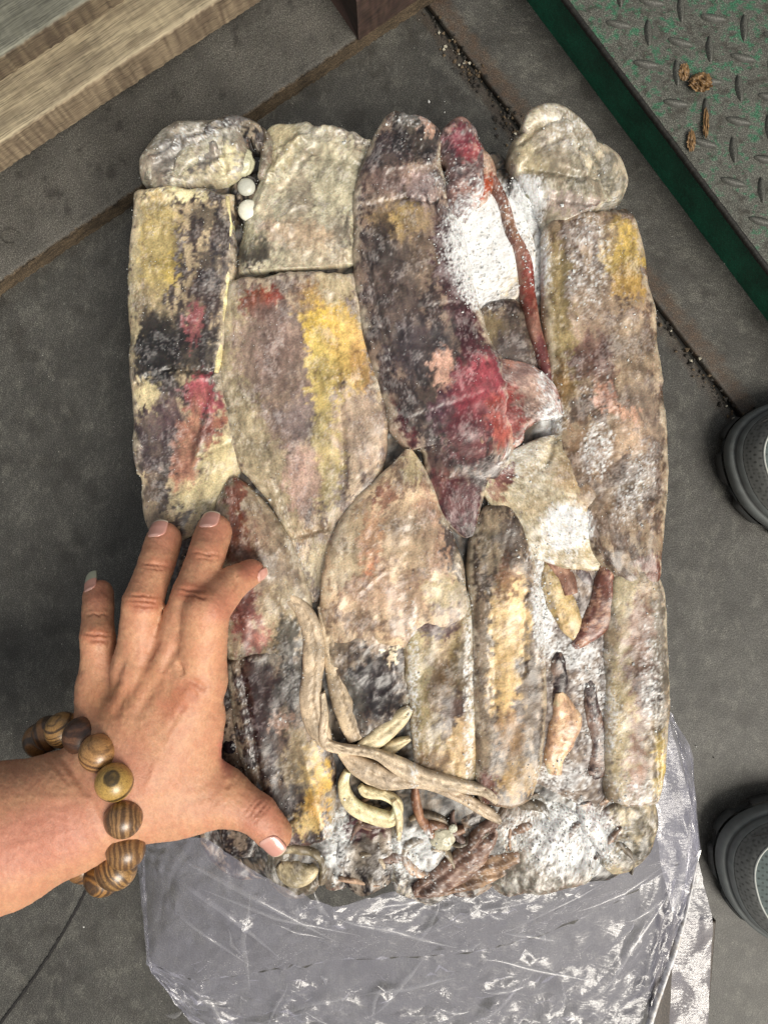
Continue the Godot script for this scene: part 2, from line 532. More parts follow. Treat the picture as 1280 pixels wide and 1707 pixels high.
func ell(x: float, y: float, q: Array) -> float:
	var dx: float = x - q[0]
	var dy: float = y - q[1]
	if absf(dx) > 1.25 * maxf(q[2], q[3]) or absf(dy) > 1.25 * maxf(q[2], q[3]):
		return 9.0
	var a: float = deg_to_rad(q[4])
	var ca := cos(a)
	var sa := sin(a)
	return ((dx * ca + dy * sa) / q[2]) ** 2 + ((dy * ca - dx * sa) / q[3]) ** 2

var fmap := PackedFloat32Array()

# amount of frost at a photo pixel, read from a map with 4 pixel cells
func frost_at(x: float, y: float) -> float:
	if fmap.is_empty():
		fmap.resize(324 * 432)
		fmap.fill(0.0)
		for q in FROST:
			var r: float = maxf(q[2], q[3]) * 1.25
			for j in range(maxi(0, int((q[1] - r) / 4.0)), mini(431, int((q[1] + r) / 4.0)) + 1):
				for i in range(maxi(0, int((q[0] - r) / 4.0)), mini(323, int((q[0] + r) / 4.0)) + 1):
					var d := ell(i * 4.0, j * 4.0, q)
					if d < 1.5:
						fmap[j * 324 + i] = maxf(fmap[j * 324 + i], q[5] * smoothstep(1.5, 0.15, d))
	var fx := clampf(x / 4.0, 0.0, 322.0)
	var fy := clampf(y / 4.0, 0.0, 430.0)
	var i := int(fx)
	var j := int(fy)
	var k := j * 324 + i
	return lerpf(lerpf(fmap[k], fmap[k + 1], fx - i), lerpf(fmap[k + 324], fmap[k + 325], fx - i), fy - j)

# smooth run of stations [x, y, half width, extra height mm] about every step pixels
func spline(st: Array, step: float) -> Array:
	var out := []
	var n := st.size()
	for i in n - 1:
		var q := []
		for k in [i - 1, i, i + 1, i + 2]:
			var e: Array = st[clampi(k, 0, n - 1)]
			q.append(Vector4(e[0], e[1], e[2], e[3] if e.size() > 3 else 0.0))
		var l := Vector2(q[1].x, q[1].y).distance_to(Vector2(q[2].x, q[2].y))
		var m := maxi(2, int(l / step))
		for k in m:
			var t := float(k) / m
			var t2 := t * t
			var t3 := t2 * t
			out.append(0.5 * (2.0 * q[1] + (q[2] - q[0]) * t + (2.0 * q[0] - 5.0 * q[1] + 4.0 * q[2] - q[3]) * t2 + (3.0 * q[1] - q[0] - 3.0 * q[2] + q[3]) * t3))
	var e: Array = st[n - 1]
	out.append(Vector4(e[0], e[1], e[2], e[3] if e.size() > 3 else 0.0))
	for i in out.size():
		out[i].z = maxf(out[i].z, 0.4)
	return out

# One soft body: stations along its axis in photo pixels. o: top, dome, deep (metres), e (squareness), cap0, cap1 (rounded ends, pixels), c (three tones), p (pigment patches), r (folds), f (frost), bump
func body(called: String, st: Array, o: Dictionary, parent: Node3D = null) -> MeshInstance3D:
	var step: float = o.get("step", 2.4)
	var ax := spline(st, step)
	var n := ax.size()
	var wmax := 0.0
	for q in ax:
		wmax = maxf(wmax, q.z)
	var m := maxi(8, int(2.0 * wmax * 1.25 / step))
	if o.has("slim"):
		for i in n:
			ax[i].z *= o.slim
	if wmax > 34.0 and called != "block_core":
		for i in n:
			ax[i].z = ax[i].z * 1.035 + 2.0 * minf(1.0, ax[i].z / 30.0)
		wmax = wmax * 1.035 + 2.0
	var top: float = o.get("top", 0.105)
	var dome: float = o.get("dome", 0.016) * (0.58 if wmax > 30.0 else 1.0)
	var deep: float = o.get("deep", 0.022)
	var base: float = o.get("base", 0.1)
	var e: float = o.get("e", 3.0) + (0.8 if wmax > 34.0 else 0.0)
	var cap0: float = o.get("cap0", 0.0)
	var cap1: float = o.get("cap1", 0.0)
	var bump: float = o.get("bump", 1.0)
	var c0 := pig(o.c[0])
	var c1 := pig(o.c[1])
	var c2 := pig(o.c[2])
	var sd: float = o.get("seed", st[0][0] * 1.7 + st[0][1])
	var ps := []
	for q in o.get("p", []):
		var pc := pig(q[5])
		ps.append([q[0], q[1], q[2], q[3], q[4], pc.lerp(lin("bfae98"), 0.30 * smoothstep(0.06, 0.25, pc.g)), q[6]])
	var fbase: float = o.get("f", 0.0)
	var warp: float = o.get("warp", 0.30 if called == "arm" else 0.06)
	var bow0: float = o.get("bow0", 9.0 if cap0 > 0.0 and st[0][2] > 22 else 0.0)
	var bow1: float = o.get("bow1", 9.0 if cap1 > 0.0 and st[-1][2] > 22 else 0.0)
	var len_px := 0.0
	var at := PackedFloat32Array()
	for i in n:
		if i:
			len_px += Vector2(ax[i].x - ax[i - 1].x, ax[i].y - ax[i - 1].y).length()
		at.append(len_px)
	var frost_c := Color(0.83, 0.84, 0.85)
	var flesh := lin("c6b49c")
	var hide_bias: float = o.get("hide", 0.06)
	var plain: float = 1.0 - float(o.get("mat", "") == "tentacle") * 0.85
	var edge_flesh: float = o.get("edge", 0.6 if called == "squid_mantle" else 0.0)
	var frost_k: float = o.get("frost", 1.0)
	var lift: float = o.get("lift", 1.0)
	var lines := []
	if wmax > 40.0:
		for k in 4:
			var q0: Vector4 = ax[rng.randi() % n]
			var p0 := Vector2(q0.x + rng.randf_range(-0.7, 0.7) * q0.z, q0.y)
			var d0 := Vector2.from_angle(rng.randf() * TAU) * rng.randf_range(20, 70)
			lines.append([p0.x - d0.x, p0.y - d0.y, p0.x + d0.x, p0.y + d0.y, rng.randf_range(1.6, 3.0), rng.randf_range(-0.6, 0.35)])
	lines.append_array(o.get("r", []))
	var v := PackedVector3Array()
	var col := PackedColorArray()
	var ix := PackedInt32Array()
	var cols := m + 7
	for i in range(-2, n + 2):
		var k := clampi(i, 0, n - 1)
		var q: Vector4 = ax[k]
		var a: Vector4 = ax[maxi(k - 1, 0)]
		var b: Vector4 = ax[mini(k + 1, n - 1)]
		var tan := Vector2(b.x - a.x, b.y - a.y).normalized()
		var nor := Vector2(-tan.y, tan.x)
		var cap := 1.0
		if cap0 > 0.0:
			cap *= pow(maxf(0.0, 1.0 - pow(1.0 - minf(1.0, at[k] / cap0), 2.6)), 0.45)
		if cap1 > 0.0:
			cap *= pow(maxf(0.0, 1.0 - pow(1.0 - minf(1.0, (len_px - at[k]) / cap1), 2.6)), 0.45)
		var thin := pow(minf(1.0, q.z / (0.65 * wmax)), 0.7)
		var dm := dome * thin
		var crest := top + q.w * 0.001 - (dome - dm) * 0.55
		var wob := 1.0 + warp * nz_mid.get_noise_2d(at[k] * 0.16 + sd, sd)
		var wob2 := 1.0 + warp * nz_mid.get_noise_2d(at[k] * 0.16 + sd, sd + 400.0)
		for j in cols:
			var jj := clampi(j - 3, 0, m)
			var t := sin((-1.0 + 2.0 * jj / m) * PI * 0.5)
			var w := q.z * (wob if t < 0.0 else wob2)
			var px := q.x + nor.x * t * w
			var py := q.y + nor.y * t * w
			var flat := pow(maxf(0.0, 1.0 - pow(absf(t), e)), 1.0 / e) * cap
			var h := crest - dm * (1.0 - flat)
			var f0 := exp(-at[k] / 22.0) if bow0 != 0.0 else 0.0
			var f1 := exp(-(len_px - at[k]) / 22.0) if bow1 != 0.0 else 0.0
			if f0 + f1 > 0.01:
				var rag := nz_mid.get_noise_2d(t * w * 0.3 + sd, sd)
				var go := f0 * (bow0 * t * t + 9.0 * rag) - f1 * (bow1 * t * t + 9.0 * rag)
				px += tan.x * go
				py += tan.y * go
			var na := nz_wide.get_noise_2d(px + sd, py)
			var nb := nz_mid.get_noise_2d(px, py + sd)
			var n1 := nz_mid.get_noise_2d(px * 1.7 + 70.0, py * 1.7)
			var nc := nz_fine.get_noise_2d(px * 0.8, py * 0.8)
			var dew := nz_fine.get_noise_2d(px * 2.3 + 50.0, py * 2.3)
			var skirt := 0
			if j < 3:
				skirt = 3 - j
			elif j > m + 3:
				skirt = j - m - 3
			if i < 0:
				skirt = maxi(skirt, -i)
			elif i >= n:
				skirt = maxi(skirt, i - n + 1)
			var fr := fbase
			fr = maxf(fr, frost_at(px, py) * frost_k)
			fr = maxf(fr, 0.05 + 0.16 * na)
			if (j == 6 or j == m) and i % 2 == 0 and wmax > 20.0 and skirt == 0:
				rims.append(Vector2(px, py))
			h += (0.0022 * nz_wide.get_noise_2d(px * 0.55 + sd, py * 0.4) + 0.0004 * na + 0.00006 * nb) * bump * thin + 0.00008 * nc * bump + 0.00005 * dew
			if bump > 1.3:
				h += 0.0020 * (minf(bump, 1.7) - 1.0) * thin * nz_ridge.get_noise_2d(px * 0.36 + sd, py * 0.36)
			for g in lines:
				var sa := Vector2(g[0], g[1])
				var sb := Vector2(g[2], g[3])
				if absf(px - (g[0] + g[2]) * 0.5) > absf(g[2] - g[0]) * 0.5 + 30.0 or absf(py - (g[1] + g[3]) * 0.5) > absf(g[3] - g[1]) * 0.5 + 30.0:
					continue
				var along := clampf((Vector2(px, py) - sa).dot(sb - sa) / (sb - sa).length_squared(), 0.0, 1.0)
				var d: float = Vector2(px, py).distance_to(sa.lerp(sb, along)) + 5.0 * nb
				h += g[5] * 0.001 * exp(-(d / g[4]) ** 2)
			if skirt:
				h -= deep * [0.0, 0.25, 0.6, 1.0][skirt]
			# pigment: large areas, blotches, dark skin flecks, pale flesh showing through
			var al := at[k]
			var sk := nz_streak.get_noise_2d(al * 0.016 + sd, t * w * 0.06)
			var sk2 := nz_streak.get_noise_2d(al * 0.028 + sd * 0.5, t * w * 0.075 + 7.0)
			# skin over flesh: where the skin is torn or thin the flesh shows with a ragged edge
			var hide := na * 0.9 + 0.45 * sk + 0.38 * n1 + 0.16 * nc + hide_bias
			var mask := smoothstep(-0.09, 0.09, hide)
			var flesh_c := c1.lerp(flesh, 0.30) * (1.0 + 0.20 * nb + 0.14 * sk2)
			flesh_c = flesh_c.lerp(c2, smoothstep(0.0, 0.4, nb * 0.8 + 0.5 * sk) * 0.5)
			var skin_c := c0.lerp(c2, smoothstep(-0.1, 0.35, n1 * 0.5 + 0.6 * sk2 + 0.3 * nb) * 0.6) * (0.86 + 0.22 * nb)
			var c := flesh_c.lerp(skin_c, mask * (0.35 + 0.55 * plain))
			c = c * (1.0 - 0.38 * smoothstep(0.07, 0.0, absf(hide)) * smoothstep(-0.2, 0.3, nb))
			var wx := px + 18.0 * nb + 14.0 * na + 4.0 * nc
			var wy := py + 18.0 * n1 + 12.0 * sk
			for g in ps:
				var d := ell(wx, wy, g)
				if d < 1.7:
					c = c.lerp(g[5] * (1.0 + 0.3 * sk2 + 0.25 * n1), g[6] * smoothstep(1.35, 0.45, d + 0.10 * nc + 0.26 * n1 + 0.15 * sk2))
			var vein := smoothstep(0.60, 0.86, nz_ridge.get_noise_2d(al * 0.55 + sd, t * w * 1.5 + 12.0 * nb))
			c = c.lerp(Color(c.r * 0.42, c.g * 0.34, c.b * 0.40), vein * 0.55 * plain * smoothstep(-0.3, 0.2, na + sk))
			var fleck := smoothstep(0.12, 0.5, 0.35 * n1 + 0.35 * nc + 0.35 * sk + 0.3 * na) * (0.35 + 0.65 * mask)
			c = c.lerp(Color(c.r * 0.34, c.g * 0.28, c.b * 0.34), fleck * 0.56 * plain)
			c = c * (0.95 + 0.14 * nc + 0.12 * dew + 0.12 * nb + 0.35 * nz_wide.get_noise_2d(px * 0.6 + 5.0 * sd, py * 0.6)) * lift
			var smear := smoothstep(0.16, 0.5, 0.25 * sk2 + 0.25 * nb + 0.5 * na + 0.35 * nc + 0.3 * dew + 1.0 * fr)
			c = c.lerp(Color(0.66, 0.66, 0.66), smear * 0.22 * plain)
			if edge_flesh > 0.0:
				var rim := smoothstep(0.80, 0.93, absf(t) + 0.10 * nb + 0.06 * na) * edge_flesh
				c = c.lerp(Color(0.52, 0.46, 0.35) * (1.0 + 0.25 * nb + 0.2 * nc), rim * smoothstep(-0.35, 0.15, nz_wide.get_noise_2d(px * 0.7 + 33.0, py * 0.7 + sd)))
			var lum := maxf(0.01, 0.3 * c.r + 0.55 * c.g + 0.15 * c.b)
			c = c * clampf(pow(lum / 0.24, 0.44), 0.38, 1.26)
			c = Color(c.r * 1.03, c.g * 0.995, c.b * 0.97)
			var crust := smoothstep(0.93, 1.0, absf(t)) * 0.26
			var fz := smoothstep(0.50, 0.95, maxf(fr * 1.05, crust) + 0.12 + 0.24 * dew + 0.24 * nb + 0.26 * nc + 0.22 * n1)
			h += (0.0010 * fr * (0.6 + 0.5 * nb) + 0.0004 * fz * dew) * float(skirt == 0)
			c = c.lerp(frost_c * (0.96 + 0.12 * nc), fz)
			v.append(P(px, py, base))
			var vi := v.size() - 1
			if skirt > 1:
				v[vi] += Vector3(nor.x * -t, 0, nor.y * -t) * 0.0008 * skirt
			v[vi].y = h
			col.append(c)
	var rows := n + 4
	for i in rows - 1:
		for j in cols - 1:
			var a := i * cols + j
			ix.append_array([a, a + cols, a + cols + 1, a, a + cols + 1, a + 1])
	var mi := commit(called, v, col, ix, mats[o.get("mat", "flesh")], parent if parent else block)
	if o.has("label"):
		mi.set_meta("label", o.label)
	return mi

func lump(called: String, x: float, y: float, r: float, h: float, col: String, parent: Node3D, m := "wet", flat := 0.75, rough := 0.06) -> MeshInstance3D:
	var v := PackedVector3Array()
	var c := PackedColorArray()
	var ix := PackedInt32Array()
	var base := lin(col)
	var at := P(x, y, h)
	var rr := r * (EYE - h) / FOCAL
	for i in 25:
		for j in 33:
			var a := PI * i / 24.0
			var b := TAU * (j % 32) / 32.0
			var d := Vector3(sin(a) * cos(b), cos(a), sin(a) * sin(b))
			var k := 1.0 + rough * 3.0 * nz_streak.get_noise_3d(d.x * 1.5 + x, d.y * 1.5 + y, d.z * 1.5)
			v.append(at + Vector3(d.x, d.y * flat, d.z) * rr * k)
			c.append(base * (1.0 + 0.16 * nz_streak.get_noise_3d(d.x * 3.0 + x, d.y * 3.0, d.z * 3.0)))
	for i in 24:
		for j in 32:
			var a := i * 33 + j
			ix.append_array([a, a + 1, a + 34, a, a + 34, a + 33])
	return commit(called, v, c, ix, mats[m], parent)

func build_block() -> void:
	block = thing("frozen_squid_block", "large frosty block of whole frozen squid packed side by side, mottled purple, cream and yellow", "frozen squid", P(660, 860, 0.0))
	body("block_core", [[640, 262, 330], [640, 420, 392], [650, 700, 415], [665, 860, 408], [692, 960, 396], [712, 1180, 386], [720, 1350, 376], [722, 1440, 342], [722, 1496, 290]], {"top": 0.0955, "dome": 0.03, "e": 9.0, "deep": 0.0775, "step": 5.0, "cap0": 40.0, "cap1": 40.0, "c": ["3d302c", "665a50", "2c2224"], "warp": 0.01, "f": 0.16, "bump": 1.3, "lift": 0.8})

	# --- top row
	var a1 := body("squid_mantle", [[308, 312, 78], [306, 350, 80], [303, 430, 83], [298, 530, 79], [293, 600, 73], [296, 650, 73], [306, 710, 80], [312, 760, 83], [308, 810, 76], [290, 850, 58], [270, 885, 30], [258, 900, 8]], {"cap0": 14.0, "e": 3.6, "top": 0.105, "c": ["64585a", "9d9178", "75665f"],
		"p": [[262, 420, 40, 95, 5, "a89a5c", 0.8], [285, 452, 18, 26, 0, "b3a04a", 0.85], [250, 520, 30, 40, 0, "8d8266", 0.7], [262, 585, 46, 70, 0, "3b373c", 0.9], [330, 590, 40, 45, 0, "4a4246", 0.8], [340, 500, 30, 60, 0, "5f4a4c", 0.6], [328, 545, 15, 38, 8, "a8636a", 0.75], [352, 440, 24, 40, 0, "4c4650", 0.7], [300, 328, 60, 14, -3, "cfc9a4", 0.95], [272, 332, 22, 10, 0, "a98c3c", 0.7], [226, 470, 10, 160, 2, "9c9678", 0.8], [345, 365, 36, 20, 0, "4b444a", 0.6], [340, 660, 26, 40, -12, "b05a66", 0.9], [318, 740, 22, 85, 12, "a8705f", 0.8], [375, 770, 40, 46, 0, "b3aa82", 0.85], [345, 830, 55, 30, 0, "b5ad86", 0.85], [262, 720, 36, 70, 5, "6a5a60", 0.8], [250, 660, 24, 30, 0, "b8b08c", 0.85], [285, 690, 26, 40, 0, "7a5f66", 0.6], [355, 720, 12, 34, 20, "a3584c", 0.7], [250, 840, 24, 60, 10, "7f7064", 0.6]],
		"r": [[270, 345, 300, 430, 4, 0.8], [232, 340, 300, 330, 5, 1.2], [365, 640, 325, 780, 6, 1.4], [350, 755, 400, 735, 3, -0.6], [232, 640, 290, 615, 4, -1.6], [290, 615, 362, 622, 4, -1.8], [290, 628, 356, 634, 5, 1.2]], "label": "long squid along the left edge, violet above, pink and cream below"})
	body("mantle_edge", [[380, 330, 5], [383, 400, 6], [376, 500, 7], [368, 570, 7], [362, 622, 5]], {"top": 0.103, "dome": 0.006, "deep": 0.012, "c": ["d3cda0", "bdb68c", "c9c29c"], "mat": "wet"}, a1)
	var ha := body("squid_head", [[250, 312, 14], [265, 290, 34], [292, 268, 50], [330, 258, 52], [370, 255, 50], [395, 255, 44], [415, 255, 22]], {"cap0": 20.0, "cap1": 20.0, "top": 0.107, "dome": 0.02, "c": ["8d8a7e", "6f6c68", "a19f90"], "bump": 1.8,
		"p": [[310, 270, 60, 34, -20, "6f6f72", 0.7], [385, 285, 20, 36, 0, "b9b795", 0.8], [350, 300, 60, 14, 0, "a9a58a", 0.6], [330, 225, 50, 16, -10, "8a8579", 0.7]],
		"r": [[262, 275, 345, 236, 5, 2.0], [280, 292, 390, 262, 5, -2.2], [320, 245, 400, 225, 4, 1.8], [300, 235, 370, 222, 4, -1.6], [350, 290, 400, 250, 5, 1.8], [372, 240, 380, 300, 4, -1.8]]})
	body("arm", [[348, 232, 10], [375, 222, 18], [405, 222, 22], [430, 232, 16], [436, 250, 9]], {"top": 0.109, "dome": 0.010, "deep": 0.016, "c": ["5a4d4b", "7b766a", "3d3236"], "bump": 1.6, "p": [[405, 238, 30, 9, 10, "33252a", 0.9], [402, 248, 30, 5, 8, "a06e58", 0.7]]}, ha)
	body("arm", [[252, 305, 8], [258, 275, 14], [276, 248, 17], [304, 228, 17], [336, 219, 15], [362, 216, 8]], {"top": 0.1065, "dome": 0.008, "c": ["8b887c", "6a6864", "a3a092"], "f": 0.12}, ha)
	body("arm", [[300, 300, 8], [312, 276, 15], [336, 256, 18], [366, 246, 16], [392, 246, 9]], {"top": 0.1085, "dome": 0.008, "c": ["a09d8a", "7d7a72", "b3b09a"], "f": 0.1}, ha)
	body("arm", [[395, 228, 8], [415, 222, 13], [434, 226, 14], [446, 246, 12], [444, 275, 10], [436, 300, 7]], {"top": 0.1055, "dome": 0.008, "c": ["8d8a7c", "5f5854", "a5a292"], "f": 0.14}, ha)
	lump("tooth_plate", 400, 270, 24, 0.100, "c9c7aa", ha, "wet", 0.6)
	lump("eye", 411, 312, 15, 0.0985, "b9bab0", ha, "eyeball", 0.6, 0.0)
	lump("eye", 415, 351, 18, 0.0990, "e4e2d2", ha, "eyeball", 0.6, 0.0)
	body("eye_socket", [[400, 288, 10], [405, 305, 26], [412, 330, 28], [418, 352, 30], [424, 376, 20]], {"top": 0.0985, "dome": 0.008, "deep": 0.012, "c": ["2c2524", "3c3432", "1e191a"], "mat": "wet", "f": -0.2}, ha)
	var hb := body("squid_head", [[538, 204, 40], [535, 222, 88], [532, 258, 92], [522, 310, 84], [505, 360, 88], [498, 410, 96], [500, 448, 98]], {"cap0": 16.0, "top": 0.103, "dome": 0.018, "e": 3.4, "c": ["a5a290", "8f8c7e", "b2ae96"], "bump": 1.5, "f": 0.06,
		"p": [[500, 395, 70, 26, 8, "a8937e", 0.7], [560, 300, 50, 60, 0, "a3a48f", 0.7], [470, 240, 26, 70, 20, "9d9772", 0.6], [590, 225, 40, 10, 20, "6d6560", 0.7], [565, 400, 20, 40, 0, "77746e", 0.6], [420, 425, 34, 22, 0, "57504a", 0.8], [410, 395, 22, 26, 0, "7d8068", 0.7], [535, 430, 60, 20, 0, "b0a792", 0.6], [500, 340, 22, 40, 20, "7e786d", 0.5]],
		"r": [[452, 290, 500, 235, 7, 1.8], [500, 235, 620, 262, 6, 1.6], [470, 320, 520, 255, 5, -1.4], [520, 255, 610, 285, 5, -1.5], [450, 262, 540, 215, 5, 1.2], [540, 215, 630, 240, 5, 1.4], [430, 350, 450, 290, 6, 2.0], [520, 360, 580, 440, 5, 1.2], [480, 380, 560, 420, 5, 0.9], [590, 330, 575, 430, 5, 1.3], [455, 385, 495, 345, 4, 1.2]], "label": "pale grey crumpled squid head folded flat"})
	body("torn_flesh", [[398, 432, 10], [412, 420, 16], [432, 425, 18], [450, 440, 14], [462, 452, 6]], {"top": 0.098, "dome": 0.010, "deep": 0.012, "c": ["4b4138", "675d4c", "32292a"], "bump": 2.4}, hb)
	body("squid_mantle", [[486, 452, 100], [488, 480, 108], [492, 560, 118], [503, 650, 132], [518, 730, 131], [528, 790, 104], [530, 840, 76, -0.5], [530, 880, 56, -2], [527, 930, 36, -3], [522, 975, 20, -4], [520, 1005, 8, -4]], {"cap0": 14.0, "top": 0.106, "e": 3.3, "dome": 0.02, "c": ["8f7f76", "a39584", "7c6a66"],
		"p": [[405, 640, 34, 190, -8, "9a9274", 0.85], [440, 780, 40, 130, -22, "938a70", 0.85], [436, 510, 32, 26, 0, "9c5238", 0.92], [455, 500, 16, 18, 0, "a3453c", 0.7], [445, 580, 60, 80, 5, "8a7472", 0.8], [480, 650, 50, 90, 0, "87706a", 0.6], [528, 545, 24, 70, -5, "c3a83a", 0.92], [540, 640, 26, 90, -4, "b8a75c", 0.85], [548, 760, 28, 100, 2, "a89d68", 0.8], [580, 580, 34, 80, -14, "c0a34a", 0.85], [600, 600, 20, 60, -14, "b5864a", 0.6], [558, 480, 30, 40, 0, "b3a98a", 0.8], [515, 500, 26, 30, 0, "97765c", 0.6], [500, 700, 32, 40, 0, "7d7278", 0.7], [505, 800, 34, 60, 0, "a2847f", 0.8], [600, 720, 44, 70, -10, "9c8a7c", 0.85], [470, 460, 60, 10, 4, "a29a90", 0.8], [520, 890, 30, 10, -20, "8c7457", 0.8], [535, 940, 30, 50, 0, "a39c80", 0.8]],
		"r": [[552, 500, 566, 640, 5, -1.6], [566, 640, 575, 820, 6, -2.0], [430, 560, 440, 700, 8, 0.8], [470, 900, 545, 880, 5, -1.4], [430, 700, 490, 880, 7, -1.0], [540, 540, 555, 800, 12, 1.2], [600, 800, 640, 760, 4, -0.7]], "label": "squid mantle with bright yellow stripe and rust-red spot"})
	var c1 := body("squid_mantle", [[690, 188, 24, -2], [686, 205, 42], [681, 235, 53], [673, 270, 60], [669, 305, 70], [670, 345, 80], [676, 375, 85], [684, 430, 90], [698, 520, 94], [724, 605, 98], [752, 675, 106], [773, 735, 86], [769, 766, 70], [762, 796, 52], [765, 840, 38, 0.5], [776, 880, 18, 1], [781, 895, 6, 2]], {"cap0": 12.0, "top": 0.109, "e": 3.0, "dome": 0.022, "c": ["5f4c4e", "806c66", "75605c"], "lift": 1.0,
		"p": [[682, 210, 30, 24, 0, "5f5f56", 0.7], [710, 210, 12, 24, -20, "b28a7c", 0.85], [650, 260, 26, 40, 10, "55484f", 0.7], [690, 250, 40, 22, 0, "39343a", 0.7], [660, 310, 60, 26, 0, "8b7370", 0.6], [700, 320, 30, 30, 0, "9b8a92", 0.6], [660, 375, 46, 34, 10, "a98f4e", 0.85], [700, 420, 46, 60, 0, "7f6f60", 0.6], [650, 500, 46, 130, -10, "6d6160", 0.7], [752, 470, 26, 120, -10, "67404a", 0.85], [775, 560, 16, 60, -5, "6f3d48", 0.8], [700, 590, 60, 50, 0, "574a55", 0.75], [735, 620, 22, 36, -12, "c49a8c", 0.9], [690, 680, 46, 40, 0, "5a4b4c", 0.7], [745, 690, 30, 46, 0, "78425a", 0.7], [800, 660, 50, 70, 0, "a84a58", 0.9], [840, 700, 40, 50, 0, "b0584e", 0.85], [775, 730, 40, 50, 0, "8b4650", 0.8], [780, 540, 20, 80, 0, "743a46", 0.7], [720, 770, 40, 30, 0, "6e4f50", 0.7], [765, 840, 40, 46, -10, "7c3440", 0.92], [740, 820, 26, 40, -30, "8b4b4c", 0.6], [640, 420, 18, 90, -6, "5b4a45", 0.7], [640, 345, 36, 16, 0, "84756a", 0.7], [668, 720, 16, 60, -24, "7a2030", 0.9]],
		"r": [[650, 220, 700, 260, 7, -1.6], [640, 290, 720, 280, 6, 1.4], [690, 300, 740, 380, 6, -1.6], [600, 352, 680, 338, 4, -1.5], [680, 338, 745, 352, 4, -1.2], [610, 430, 655, 620, 5, -1.8], [745, 380, 790, 560, 6, 1.4], [700, 520, 760, 512, 4, -0.7], [690, 700, 800, 660, 5, -0.6], [690, 780, 760, 800, 4, -1.0]], "label": "large dark purple squid mantle with ochre patch"})
	body("fin", [[715, 690, 46, -4], [750, 690, 66, -1.5], [790, 684, 74], [830, 675, 74], [870, 668, 58], [900, 675, 36], [922, 690, 14], [928, 698, 6]], {"top": 0.1072, "dome": 0.007, "e": 3.6, "deep": 0.02, "c": ["94706a", "a3645f", "8f7d72"], "f": 0.05,
		"p": [[795, 660, 34, 46, -10, "a84a58", 0.9], [840, 690, 30, 50, 0, "b0504e", 0.85], [812, 690, 16, 50, 0, "b08a66", 0.7], [770, 700, 22, 40, 0, "7b4a50", 0.6], [880, 660, 30, 30, 0, "a8918a", 0.7], [862, 625, 26, 20, 0, "8d7474", 0.7]],
		"r": [[780, 640, 800, 740, 6, 1.0], [826, 640, 830, 740, 6, -0.8]], "label": "rose-pink fin"}, c1)
	var hc := c1
	body("arm", [[745, 208, 14], [755, 222, 26], [765, 245, 32], [775, 275, 34], [775, 310, 30], [765, 340, 24], [760, 370, 16]], {"frost": 0.8, "top": 0.107, "dome": 0.018, "c": ["7c5a5c", "96686a", "6f5f60"], "bump": 1.8, "f": 0.16, "p": [[765, 245, 22, 26, 0, "9a4858", 0.85], [785, 262, 22, 12, -20, "a84a54", 0.7], [745, 290, 26, 40, 0, "5c4a55", 0.6]], "cap0": 16.0}, hc)
	body("arm", [[785, 250, 10], [800, 262, 16], [812, 285, 20], [806, 312, 20], [790, 335, 14], [778, 345, 6]], {"frost": 0.5, "top": 0.104, "dome": 0.012, "deep": 0.02, "c": ["a8897a", "b5573a", "b09a88"], "bump": 1.6, "f": 0.12, "p": [[795, 305, 20, 34, 10, "b2502f", 0.9], [812, 275, 16, 20, 0, "c0a894", 0.7]], "label": "orange-red arm"}, hc)
	body("tentacle", [[808, 285, 10], [826, 310, 11], [842, 345, 11], [852, 385, 12], [866, 415, 13], [876, 450, 15], [880, 490, 14], [888, 540, 13], [902, 590, 12], [913, 640, 8], [918, 665, 4]], {"frost": 0.45, "top": 0.103, "dome": 0.010, "deep": 0.022, "c": ["97584c", "8c4440", "a3786a"], "f": 0.12, "bump": 1.2, "p": [[882, 480, 16, 50, 0, "96443c", 0.85], [850, 370, 14, 30, -20, "a3785c", 0.7], [905, 610, 14, 50, -14, "824048", 0.8]], "mat": "tentacle", "label": "rust-red tentacle strip"}, hc)
	body("frost_fill", [[790, 318, 26], [800, 350, 56], [815, 400, 70], [820, 450, 66], [812, 490, 40], [800, 520, 14]], {"top": 0.0995, "dome": 0.008, "deep": 0.02, "cap0": 20.0, "c": ["8f8a84", "a8a6a0", "6f6864"], "bump": 1.25, "f": 0.42, "mat": "ice", "p": [[795, 345, 20, 16, 0, "8d8478", 0.7], [770, 440, 12, 40, 0, "6d5a58", 0.6], [840, 470, 22, 16, 0, "a9a07e", 0.6], [800, 390, 30, 14, 30, "b9c0b0", 0.4]], "label": "white frost packed between squid"})
	body("frost_fill", [[850, 300, 14], [868, 340, 26], [885, 400, 28], [898, 470, 24], [908, 560, 16], [916, 660, 14], [918, 730, 8]], {"top": 0.094, "dome": 0.008, "deep": 0.02, "c": ["8f8a84", "7a7470", "a8a6a0"], "bump": 1.25, "f": 0.34, "mat": "ice"})
	body("squid_mantle", [[832, 494, 10], [834, 505, 30], [838, 535, 44], [844, 580, 50], [852, 630, 50], [862, 670, 40], [868, 690, 24]], {"cap0": 12.0, "frost": 0.6, "top": 0.102, "dome": 0.02, "c": ["77665c", "57473f", "8a7a72"], "f": 0.08, "p": [[835, 508, 34, 18, 0, "54382f", 0.85], [812, 555, 20, 36, 0, "82724e", 0.8], [845, 590, 36, 40, 0, "6f6060", 0.6], [835, 520, 10, 9, 0, "9a8c78", 0.6]], "label": "small brown squid wedged between the larger ones"})
